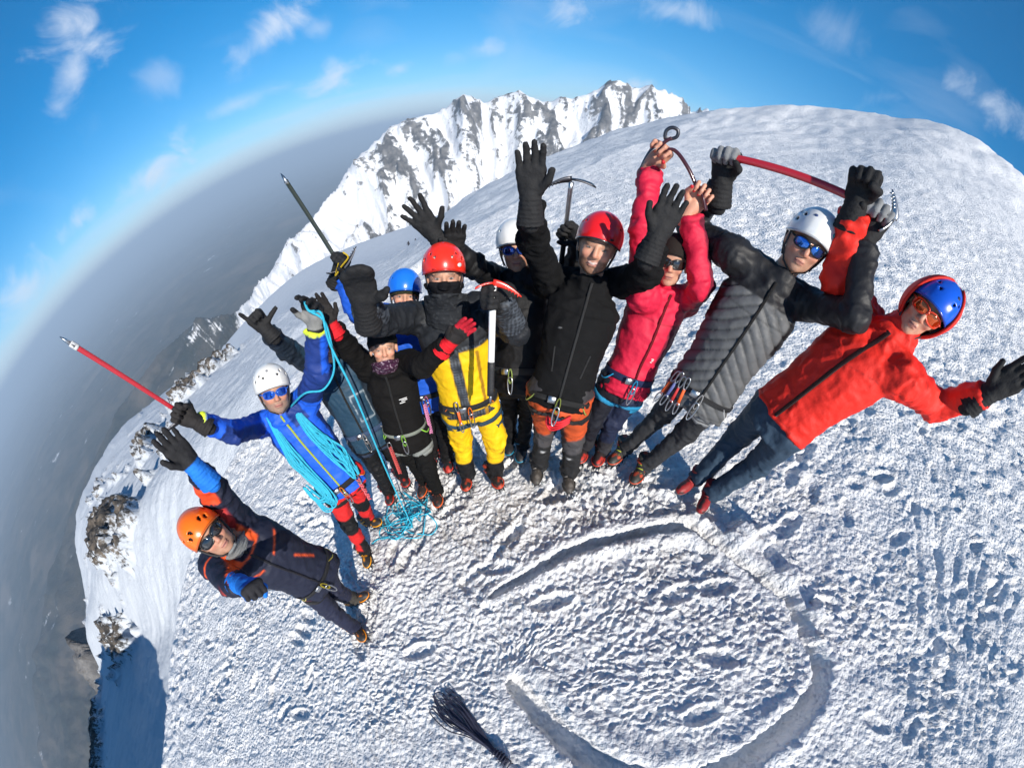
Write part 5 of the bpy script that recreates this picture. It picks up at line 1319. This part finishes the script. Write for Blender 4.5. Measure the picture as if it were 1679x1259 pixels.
P[8] = make_person(8, 'bearded person in a red helmet, black jacket and orange trousers', dict(
    jaw=1.08, s=1.04, tone=1.06, smile=True, beard=(.13, .06, .03), beard_k=.95, hair=(.16, .08, .04), helmet=dict(col=(.70, .012, .015), vents='few', marks=[(-28, 80, .011, .005, (.05, .01, .01))], rim=(.02, .02, .02)),
    handR=dict(pose='open', palm=toward(8), sc=1.08, cuff=.05), handL=dict(pose='open', palm=toward(8), sc=1.06, cuff=.05, dir=(.12, .1, .95)), sleeve=.055,
    jacket=dict(paint=paint8, mat='softshell', hem=-.12, zip=True, pockets=[(.085, .14, .12, .13), (-.085, .14, -.12, .13)], zipcol=(.05, .05, .05), amp=.0085), trousers=dict(paint=tpaint8, bulk=1.08),
    boots=dict(col=(.065, .056, .048), accent=(.14, .125, .11), lace=(.35, .32, .28), strap=(.06, .055, .05), sole=(.015, .015, .015), bright=True), harness=dict(belt=(.02, .02, .02), legs=(.018, .018, .018), loops=(.25, .30, .06), z=-.07, half=.014)))
P[9] = make_person(9, 'person in a crimson jacket and sunglasses with bare hands held overhead', dict(
    s=.96, hs=.95, tone=1.0, jaw=.92, hair=(.035, .022, .015), beanie=dict(col=(.02, .016, .014)), shades=dict(lens=(.02, .016, .014), frame=(.012, .012, .012), mirror=False, big=1.1), sw=.88,
    handR=dict(pose='grip', bare=True, shaft=(P9R, at((1150, 330), 2.14) - P9R), palm=toward(9), nail=(.55, .02, .03)), handL=dict(pose='grip', bare=True, shaft=(P9L, P9L - at((1110, 250), 2.16)), palm=toward(9), nail=(.6, .02, .03)),
    jacket=dict(paint=paint9, hem=-.10, zip=True, zipcol=(.25, .01, .02), sr=.95), trousers=dict(paint=tpaint9, bulk=.92),
    boots=dict(col=(.03, .02, .02), accent=(.45, .03, .02), strap=(.55, .05, .03)), harness=dict(belt=(.018, .028, .10), legs=(.02, .33, .62), loops=(.02, .38, .70), z=.02)))
P[10] = make_person(10, 'person in a grey quilted vest over black sleeves, with a white helmet and blue glasses', dict(
    jaw=1.12, s=1.05, tone=.95, yaw=-10, beard=(.22, .14, .10), beard_k=.25, hair=(.10, .065, .045), helmet=dict(col=(.78, .78, .76), vents='side', marks=[(-38, 62, .016, .011, (.02, .35, .38)), (34, 48, .010, .006, (.05, .08, .2))], vcol=(.03, .03, .03), rim=(.45, .45, .45)), shades=dict(lens=(.04, .20, .70), frame=(.012, .012, .014)),
    handR=dict(pose='grip', shaft=(P10R, P10L - P10R), palm=toward(10), tips=(.20, .205, .21), sc=1.22, cuff=.045), handL=dict(pose='grip', shaft=(P10L, P10L - P10R), palm=toward(10), tips=(.20, .205, .21), sc=1.2, cuff=.045),
    jacket=dict(paint=paint10, mat='puffy', quilt=.75, bulk=1.08, hem=-.16, zip=True, zipcol=(.02, .02, .02), amp=.006), trousers=dict(paint=flat((.030, .031, .034)), bulk=.98),
    boots=dict(col=(.035, .035, .030), accent=(.50, .06, .02), strap=(.55, .08, .03), lace=(.45, .5, .05)), harness=dict(belt=(.02, .02, .022), legs=(.33, .34, .35), loops=(.4, .4, .4), z=-.05, half=.014)))
P[11] = make_person(11, 'person in a bright red hooded jacket and orange lensed glasses at far right', dict(
    collar_h=.075, collar_r=.086, tone=1.08, jaw=.95, hair=(.08, .05, .03), yaw=-6, helmet=dict(col=(.010, .10, .62), vents='slots', marks=[(-30, 40, .012, .007, (.02, .03, .08))], rough=.15, vcol=(.01, .02, .06)), shades=dict(lens=(.85, .12, .01), frame=(.70, .06, .02), big=1.12),
    handR=dict(pose='fist', palm=toward(11), sc=1.2, cuff=.04), handL=dict(pose='open', palm=toward(11), sc=1.2, cuff=.05), jacket=dict(paint=paint11, yoke=0, bulk=1.10, sr=1.15, hem=-.035, zip='wide', zipcol=(.03, .008, .008), amp=.0095),
    trousers=dict(paint=flat((.030, .055, .088)), bulk=1.15, amp=.008),
    boots=dict(col=(.30, .016, .018), accent=(.035, .02, .02), sole=(.24, .24, .23), lace=(.4, .05, .05), crampon=False)))

def hood(I, col):
    nu, nv = 48, 22; A, B_, C_ = .115, .137, .131; V = []; H = I['H2W']
    def s(u, v, o):
        ph = math.radians(56) + (2 * math.pi - 2 * math.radians(56)) * u        # open at the face
        th = math.radians(8 + 150 * v) ; k = 1 + .02 * math.sin(ph * 5 + v * 7) 
        return (math.sin(th) * math.sin(ph) * (A + o) * k, math.sin(th) * math.cos(ph) * (B_ + o) * k - .015, math.cos(th) * (C_ + o) * k + .020)
    for o in (0, -.006):
        for iv in range(nv + 1):
            for iu in range(nu + 1): V.append(s(iu / nu, iv / nv, o))
    n1 = nu + 1; n0 = (nv + 1) * n1; F = []
    for iv in range(nv):
        for iu in range(nu):
            a = iv * n1 + iu; F.append((a, a + n1, a + n1 + 1, a + 1)); F.append((n0 + a, n0 + a + 1, n0 + a + n1 + 1, n0 + a + n1))
    # the top is closed, the brim sits above the helmet's front edge
    for iv in range(nv):
        for a in (iv * n1, iv * n1 + nu): F.append((a, a + n0, a + n0 + n1, a + n1))
    for iu in range(nu):
        for a in (iu, nv * n1 + iu): F.append((a, a + 1, a + 1 + n0, a + n0))
    put('hood', H(np.array(V)), F, M['fabric'], cols=np.tile(col, (len(V), 1)), **I['kw'])
    e = [s(0, t, .002) for t in np.linspace(.05, 1, 16)]; f = [s(1, t, .002) for t in np.linspace(.05, 1, 16)]
    v, fc = join([tube(H(np.array(e)), .007, 6), tube(H(np.array(f)), .007, 6)]); put('hood_edge', v, fc, M['fabric'], cols=np.tile((.60, .02, .012), (len(v), 1)), **I['kw'])
hood(P[11], (.70, .022, .012))

def patch(I, x, z, w, h, m, name, out=.003):
    """small printed badge lying on the chest: rows of pale strokes"""
    parts = []
    for k, (a, b) in enumerate(((-.5, .5), (-.5, .25), (-.2, .5))):
        zz = z + h * (.5 - k * .5); P_ = np.array([I['cast']((x + w * (a + (b - a) * t), zz), out) for t in np.linspace(0, 1, 6)]); parts.append(tube(P_, h * .16, 4, flat=.3, upv=I['R'][:, 1]))
    v, f = join(parts); put(name, v, f, m, **I['kw'])
WHITE = solid('white_print', (.78, .78, .77), .6)
patch(P[4], -.065, .30, .050, .022, WHITE, 'chest_badge'); patch(P[9], -.05, .17, .018, .02, WHITE, 'zip_pull'); patch(P[8], .09, .30, .02, .006, solid('grey_print', (.25, .25, .25)), 'chest_badge')

# ---------------------------------------------------------------- ice axes (each held, each a thing of its own)
def ice_axe(label, tip, head, pick_to, shaft_m, head_m, bend=0.0, grip_m=None, grip=(.0, .0), w=.013, thick=.019, adze=.075, pick=.15, spike=.045, leash=None):
    tip = np.asarray(tip, float); head = np.asarray(head, float); ax = nrm(head - tip); L_ = np.linalg.norm(head - tip)
    pk = nrm(np.asarray(pick_to, float) - ax * (np.asarray(pick_to, float) @ ax)); sd = np.cross(ax, pk)
    T = thing('ice_axe', tip, label, 'ice axe'); kw = dict(parent=T, origin=tip)
    t = np.linspace(0, 1, 14); P_ = np.array([tip + ax * (spike + (L_ - spike) * q) + pk * bend * (4 * q * (1 - q)) for q in t])
    v, f = tube(P_, thick * .5, 10, flat=w / thick, upv=sd); put('shaft', v, f, shaft_m, **kw)
    v, f = tube([tip, tip + ax * spike * .5, tip + ax * (spike + .02)], [.0015, .007, .0105], 8); put('spike', v, f, M['steel'], **kw)
    hp = head + ax * .012
    q = np.linspace(0, 1, 10); P_ = np.array([hp + pk * (pick * a) - ax * (.050 * a ** 1.7) for a in q]); r = np.interp(q, [0, .3, 1], [.016, .013, .0025])
    v, f = tube(P_, r, 8, flat=.32, upv=sd)
    parts = [(v, f)]
    for a in (.5, .6, .7, .8, .9): parts.append(tube([P_[int(a * 9)], P_[int(a * 9)] - ax * .012 - pk * .004], [.005, .0012], 5))
    v, f = join(parts); put('pick', v, f, head_m, **kw)
    P_ = np.array([hp - pk * (adze * a) - ax * (.022 * a * a) for a in np.linspace(0, 1, 6)])
    V = []; 
    for k, p in enumerate(P_):
        ww = .009 + .020 * (k / 5) ** 1.2; V += [p + sd * ww + ax * .004, p + sd * ww - ax * .003, p - sd * ww - ax * .003, p - sd * ww + ax * .004]
    F = [(4 * k + m, 4 * k + (m + 1) % 4, 4 * k + 4 + (m + 1) % 4, 4 * k + 4 + m) for k in range(5) for m in range(4)] + [(3, 2, 1, 0), (20, 21, 22, 23)]
    put('adze', np.array(V), F, head_m, **kw)
    if grip_m: 
        P_ = [tip + ax * (spike + (L_ - spike) * a) + pk * bend * (4 * a * (1 - a)) for a in np.linspace(grip[0], grip[1], 7)]
        v, f = tube(P_, thick * .5 + .0022, 10, flat=w / thick + .06, upv=sd); put('grip', v, f, grip_m, **kw)
    if leash is not None:
        v, f = tube(catmull(leash, 6), .006, 6, flat=.4); put('leash', v, f, web('leash', (.75, .52, .02)), **kw)
    return T
red_al = plastic('red_anodised', (.42, .018, .03)); blk_al = plastic('dark_anodised', (.03, .035, .025)); wht_al = plastic('white_painted_shaft', (.74, .74, .72))
d2 = nrm(AX2b - AX2a); t2 = toward(2)
ice_axe('red shafted ice axe pointing out left from the hand of the one in blue', AX2b, AX2a - d2 * .03, np.array([0, 0, -1.]), red_al, M['dark_steel'], w=.014, thick=.022, grip_m=solid('silver_tape', (.55, .55, .55), .35), grip=(.0, .06))
d5 = nrm(AX5b - AX5a)
ice_axe('black shafted ice axe with yellow leash held aloft by the one in the blue helmet', AX5b, AX5a - d5 * .035, np.array([.9, .1, .3]), blk_al, M['dark_steel'], w=.014, thick=.022, pick=.12,
        leash=[AX5a + np.array([.05, -.02, .04]), AX5a + np.array([.07, -.03, .01]), AX5a + np.array([.03, -.05, -.02]), AX5a + np.array([-.02, -.05, -.06]), AX5a + np.array([.02, -.05, .0])])
ax6 = nrm(AX6a - AX6b)
ice_axe('white shafted ice axe with a red head held upright before the yellow suit', AX6b, AX6a + ax6 * .045, np.array([1., .0, 0]), wht_al, plastic('red_head', (.75, .03, .015)), w=.020, thick=.030, grip_m=M['black_rubber'], grip=(.0, .34), pick=.115, adze=.07)
ice_axe('plain steel ice axe with an orange stripe raised behind the red helmet', AX7b, AX7a, np.array([-1., -.1, 0]), M['steel'], M['dark_steel'], w=.014, thick=.024, grip_m=M['black_rubber'], grip=(0, .42), pick=.13, adze=.11)
d10 = nrm(P10L - P10R)
ice_axe('red shafted ice axe held level overhead by the one in the grey vest', P10R - d10 * .05, P10L + d10 * .04, np.array([.2, .0, .9]), red_al, M['steel'], bend=.005, w=.018, thick=.030, pick=.09, adze=.06, grip_m=solid('pale_mark', (.5, .42, .4)), grip=(.80, .815))
# the curved tool
Tt = thing('ice_tool', P9R, 'curved dark ice tool with a looped end held up by two bare hands', 'ice axe'); kw = dict(parent=Tt, origin=P9R)
dep = np.hypot(*P9R[:2]); dep2 = np.hypot(*P9L[:2])
cv = catmull([at((1102, 226), dep), at((1090, 233), dep), P9R, at((1106, 246), dep), at((1128, 274), dep - .02), at((1143, 306), (dep + dep2) / 2), P9L, at((1158, 345), dep2)], 6)
v, f = tube(cv, .013, 10, flat=.6); put('shaft', v, f, plastic('dark_wine', (.055, .012, .018)), **kw)
v, f = tube(catmull([at(q, dep) for q in ((1090, 226), (1093, 214), (1103, 209), (1112, 214), (1110, 224), (1100, 228))], 5), .007, 8, closed=True); put('hammer_loop', v, f, M['dark_steel'], **kw)
v, f = tube(catmull([at((1082, 240), dep), at((1068, 246), dep - .02), at((1056, 262), dep - .03), at((1046, 284), dep - .03)], 5), np.linspace(.012, .002, 16), 8, flat=.35); put('pick', v, f, M['dark_steel'], **kw)

# ---------------------------------------------------------------- ropes
cyan = solid('cyan_rope', (.035, .48, .68), .6, bump=.5, bscale=420, btype='wave', vary=.18, vscale=60)
def rope_coil():
    I = P[2]; j, R, TL = I['j'], I['R'], I['TL']; rg = random.Random(3)
    T = thing('climbing_rope', j['pel'], 'cyan rope coiled round a neck and trailing to a heap on the snow', 'rope'); kw = dict(parent=T, origin=j['pel'])
    for k in range(16):
        o = (k - 7.5) / 7.0; ou = .016 + .026 * rg.random(); a = rg.uniform(-.015, .015)
        lR = .00 + rg.uniform(-.09, .05); lL = .03 + rg.uniform(-.06, .07)
        def pt(x, z, e): return I['cast']((x, z), e)
        pts = []
        # bottom loop on the right hip, up the chest, round the neck, down to the left hip, and a small loop there
        wR = .040 + .030 * rg.random()
        pts += [pt(.165 + o * .02 + wR * .3, lR + .10, ou + .02), pt(.150 + o * .03 + wR * .5, lR - .02, ou + .03), pt(.125 + o * .03, lR - .05, ou + .035), pt(.112 + o * .032 - wR * .3, lR + .02, ou + .03)]
        pts += [pt(.118 + o * .046 + a, .18, ou), pt(.110 + o * .042 - a, .30, ou), pt(.092 + o * .026, .42, ou + .004)]
        nk = j['neck']
        pts += [nk + R @ np.array([.082 + o * .008, .055, -.010 + o * .012]), nk + R @ np.array([.088, -.03 + o * .01, .030 + o * .012]), nk + R @ np.array([.045, -.085 - .01 * rg.random(), .045 + o * .014]), nk + R @ np.array([-.045, -.085, .045 + o * .014]), nk + R @ np.array([-.088, -.03, .030 + o * .012]), nk + R @ np.array([-.082 - o * .008, .055, -.010])]
        pts += [pt(-.092 - o * .026, .42, ou + .004), pt(-.110 - o * .040 - a, .30, ou), pt(-.125 - o * .044 + a, .18, ou), pt(-.135 - o * .03, lL + .03, ou + .02), pt(-.140 - o * .02, lL - .01, ou + .03), pt(-.152 - o * .02, lL + .04, ou + .02)]
        v, f = tube(catmull(pts, 5), .0062, 6); put('strand', v, f, cyan, **kw)
    hand = I['hands']['L'][0] + I['hands']['L'][1][:, 2] * .09 + I['hands']['L'][1][:, 1] * .035; rh = np.hypot(*hand[:2])
    g = at((655, 822), 1.80); g[2] = ground_z(g[0], g[1])[0] + .03
    gr = np.hypot(*g[:2])
    lead = [at((498, 492), rh), hand, at((527, 515), rh - .01), at((541, 565), rh * .9 + gr * .1 - .02), at((578, 640), rh * .65 + gr * .35 - .04), at((606, 706), rh * .4 + gr * .6 - .05), at((638, 782), rh * .15 + gr * .85 - .02), g]
    v, f = tube(catmull(lead, 8), .0058, 7); put('lead_strand', v, f, cyan, **kw)
    back = [hand, at((532, 528), rh - .01), at((545, 575), rh - .01), at((547, 612), rh), at((530, 640), rh + .02), at((500, 646), rh + .05), I['j']['neck'] + R @ np.array([-.07, .08, .0])]
    v, f = tube(catmull(back, 8), .0058, 7); put('slack_strand', v, f, cyan, **kw)
    pts = [g + np.array([0, 0, .02])]; 
    loops = [(655, 850, 30, 22), (672, 838, 26, 18), (690, 862, 38, 20), (650, 868, 24, 26), (700, 806, 16, 14), (668, 872, 40, 18), (640, 880, 30, 14), (676, 846, 18, 26), (660, 830, 20, 30), (690, 838, 24, 12), (645, 862, 26, 22)]
    for n_, (px, py, rx, ry) in enumerate(loops):
        px, py, rx, ry = 664 + (px - 664) * .85, 848 + (py - 848) * .85, rx * .72, ry * .8
        a0 = rg.uniform(0, 6.28); sg = 1 if rg.random() < .6 else -1
        for a in np.linspace(0, 5.4, 9):
            q = (px + rx * math.cos(a0 + sg * a) + rg.uniform(-3, 3), py + ry * math.sin(a0 + sg * a) + rg.uniform(-3, 3))
            ux, uy, th = ray(q); rr = CH / (GX * ux + GY * uy + 1 / math.tan(th)); x_, y_ = ux * rr, uy * rr
            pts.append(np.array([x_, y_, ground_z(x_, y_)[0] + .008 + .045 * math.exp(-((px - 660) ** 2 + (py - 850) ** 2) / 900.) * rg.random() + .02 * (rg.random() < .3)]))
    for q in ((640, 880), (620, 885), (610, 893)):
        ux, uy, th = ray(q); rr = CH / (GX * ux + GY * uy + 1 / math.tan(th)); pts.append(np.array([ux * rr, uy * rr, ground_z(ux * rr, uy * rr)[0] + .008]))
    v, f = tube(catmull(pts, 5), .0055, 6); put('heap', v, f, cyan, **kw)
rope_coil()

def hank():
    rg = random.Random(8); navy = solid('navy_rope', (.055, .058, .10), .65, bump=.5, bscale=380, btype='wave', vary=.3, vscale=50)
    A = np.array([-.44, -.05]); B = np.array([.06, -.47]); ax = nrm(B - A); sd = np.array([-ax[1], ax[0]]); L_ = np.linalg.norm(B - A)
    o = np.array([A[0], A[1], base_z(A[:1], A[1:])[0]])
    T = thing('rope_hank', o, 'dark navy rope tied in a hank lying on the snow beside the dug ring', 'rope', ); kw = dict(parent=T, origin=o)
    def g(s, t, h):
        t = t + .007 * math.sin(s * 31 + 60 * t) + .004 * math.sin(s * 67 + 25 * t); q = A + ax * s + sd * t; return np.array([q[0], q[1], ground_z(q[0], q[1])[0] * .5 + base_z(q[:1], q[1:])[0] * .5 + .012 + h])
    for k in range(16):
        t = (k - 7.5) / 7.5; h0 = .034 * (1 - t * t) * rg.uniform(.3, 1.1); wide = .115 * rg.uniform(.8, 1.1); e = rg.uniform(-.07, .05); lp = rg.uniform(.015, .045)
        pts = [g(L_ * .98, t * .020, h0 * .7), g(L_ * .78, t * .024, h0), g(L_ * .5, t * .05 + rg.uniform(-.006, .006), h0), g(L_ * .25, t * wide, h0 + .01 * rg.random()), g(.06 + e, t * wide, h0 * .7),
               g(.0 + e, t * wide + lp * .5, h0 * .6), g(.02 + e, t * wide + lp, h0 * .5), g(.10 + e, t * wide + lp * .9, h0 * .5), g(L_ * .5, t * .05 + .012, h0 * .5), g(L_ * .8, t * .024, h0 * .4), g(L_, t * .02, h0 * .3)]
        v, f = tube(catmull(pts, 5), .0048, 6); put('strand', v, f, navy, **kw)
    pts = []
    for a in np.linspace(0, 2 * math.pi * 7, 90): pts.append(g(L_ * .80 + .008 * a / 2.2, .034 * math.cos(a), .022 + .026 * math.sin(a)))
    v, f = tube(pts, .0050, 6); put('wrap', v, f, navy, **kw)
    for k in range(2): 
        v, f = tube(catmull([g(.02, .05 * (1 - 2 * k), .02), g(-.06, .06 - .10 * k, .0), g(-.11, .03 - .03 * k, .0), g(-.05, -.02, .0), g(.04, -.04, .02)], 6), .0048, 6); put('loose_loop', v, f, navy, **kw)
hank()

# ---------------------------------------------------------------- gear hanging from the harnesses
def sling(I, x, z, ln, m, label, cat='sling', n=3, tw=26, spread=.012):
    R = I['R']; p0 = I['cast']((x, z), .02); T = thing('sling', p0, label, cat); kw = dict(parent=T, origin=p0)
    dn = nrm(np.array([0, 0, -1.0]) + R[:, 1] * .12)
    for k in range(n):
        t = np.linspace(0, 1, 26); P_ = np.array([p0 + dn * ln * q + (R[:, 0] * math.cos(tw * q + k * 2.1) + R[:, 1] * (.6 * math.sin(tw * q + k * 2.1) + .8)) * spread for q in t])
        v, f = tube(P_, .0055, 6); put('cord', v, f, m, **kw)
    v, f = carabiner(p0 + R[:, 1] * .012 + np.array([0, 0, .0]), R[:, 0], R[:, 2], .045, .026, .0042); put('carabiner', v, f, M['steel'], **kw)
sling(P[4], .12, -.05, .26, solid('red_cord', (.45, .06, .055), .7, vary=.4, vscale=80), 'red braided sling hanging from the harness of the smiling one in black')
sling(P[5], .02, -.02, .26, solid('pink_cord', (.55, .20, .38), .7, vary=.3, vscale=80), 'pink sling hanging at the hip behind the yellow suit')
sling(P[2], -.13, -.06, .22, solid('red_white_cord', (.55, .10, .12), .7, vary=.5, vscale=90), 'red and white cord clipped at the hip of the red trousers', n=2)
def tape_loops(I, x, z, m, label, n=4, w=.12, h=.05):
    R = I['R']; p0 = I['cast']((x, z), .015); T = thing('tape_sling', p0, label, 'sling'); kw = dict(parent=T, origin=p0)
    for k in range(n):
        P_ = [p0 + R @ np.array([w * (-.5), .010 + .008 * k, .02 - .010 * k]), p0 + R @ np.array([-w * .1, .035 + .006 * k, -h * .4 - .012 * k]), p0 + R @ np.array([w * .3, .030, -h * .7 - .016 * k]), p0 + R @ np.array([w * .6, .012, -h * .3 - .01 * k])]
        v, f = tube(catmull(P_, 6), .0075, 6, flat=.35); put('tape', v, f, m, **kw)
tape_loops(P[8], -.03, -.16, solid('red_tape', (.72, .02, .03), .55, vary=.2, vscale=60), 'bright red tape slings knotted below the black jacket')
def quickdraws(I, label, xs, cols, z=-.03):
    R = I['R']; p0 = I['cast']((xs[0], z), .02); T = thing('gear_rack', p0, label, 'climbing gear'); kw = dict(parent=T, origin=p0)
    for k, x in enumerate(xs):
        p = I['cast']((x, z - .01 * (k % 2)), .022); d = nrm(np.array([0, 0, -1.0]) + R[:, 0] * (.10 * (k - 1)) + R[:, 1] * .15)
        v, f = tube([p + d * .03, p + d * .07, p + d * .13], .009, 6, flat=.3, upv=R[:, 1]); q = put('quickdraw_sling', v, f, solid('draw_%d' % k, cols[k % len(cols)], .6, vary=.2), **kw)
        v, f = carabiner(p, R[:, 0], -d, .035, .022, .004); put('carabiner', v, f, M['steel'], parent=q, origin=p0)
        v, f = carabiner(p + d * .155, R[:, 0], -d, .035, .022, .004); put('carabiner', v, f, M['steel'], parent=q, origin=p0)
quickdraws(P[10], 'bunch of orange and red quickdraws at the right hip of the grey vest', [.10, .125, .15, .17], [(.80, .12, .02), (.5, .03, .03), (.1, .12, .3), (.75, .10, .02)])
quickdraws(P[6], 'orange carabiner draw clipped to the belt of the yellow suit', [.075], [(.85, .17, .01)], .03)

# ---------------------------------------------------------------- two hikers far off on the saddle
def hiker(px, rho, label, jc, lean):
    p = at(px, rho); b = base_z(p[:1], p[1:2])[0]; o = np.array([p[0], p[1], b]); T = thing('person', o, label, 'person', 'hikers far off on the snow'); kw = dict(parent=T, origin=o); X, Y, Z = np.eye(3)
    def f(G):
        q = G - o.astype(np.float32); d = sd_capsule(q, (0, 0, .95), (lean, 0, 1.42), .15, .17)
        for a, c, r1, r2 in (((-.07, 0, .9), (-.12, .1, .08), .10, .07), ((.07, 0, .9), (.16, -.1, .08), .10, .07), ((-.18, 0, 1.4), (-.30, -.15, 1.0), .065, .05), ((.18, 0, 1.4), (.32, -.1, 1.05), .065, .05)): d = smin(d, sd_capsule(q, a, c, r1, r2), .04)
        d = smin(d, sd_capsule(q, (lean, 0, 1.45), (lean, 0, 1.55), .06, .06), .03); return smin(d, sd_ell(q, (lean, 0, 1.66), np.eye(3), (.10, .11, .13)), .02)
    V, F = nets(f, o - [.55, .45, .1], o + [.55, .45, 1.9], .045); c = np.tile(np.array(jc, float), (len(V), 1)); c[(V[:, 2] - b) < .9] = (.012, .012, .014); c[(V[:, 2] - b) > 1.72] = (.02, .02, .03)
    put('body', V, F, M['fabric'], cols=c, **kw)
    v, f_ = box(o + [lean, .20, 1.22], X, Y, Z, .15, .10, .26); put('backpack', v, f_, solid('pack', (.03, .03, .05)), **kw)
    v, f_ = tube([o + [.36, -.2, 0], o + [.32, -.12, 1.1]], .018, 5); put('walking_pole', v, f_, M['dark_steel'], **kw)
hiker((671, 408), 96, 'farther left of two tiny dark hikers on the snow behind the group', (.03, .03, .04), .08)
hiker((683, 401), 100, 'right one of two tiny dark hikers on the snow behind the group', (.02, .02, .025), -.06)
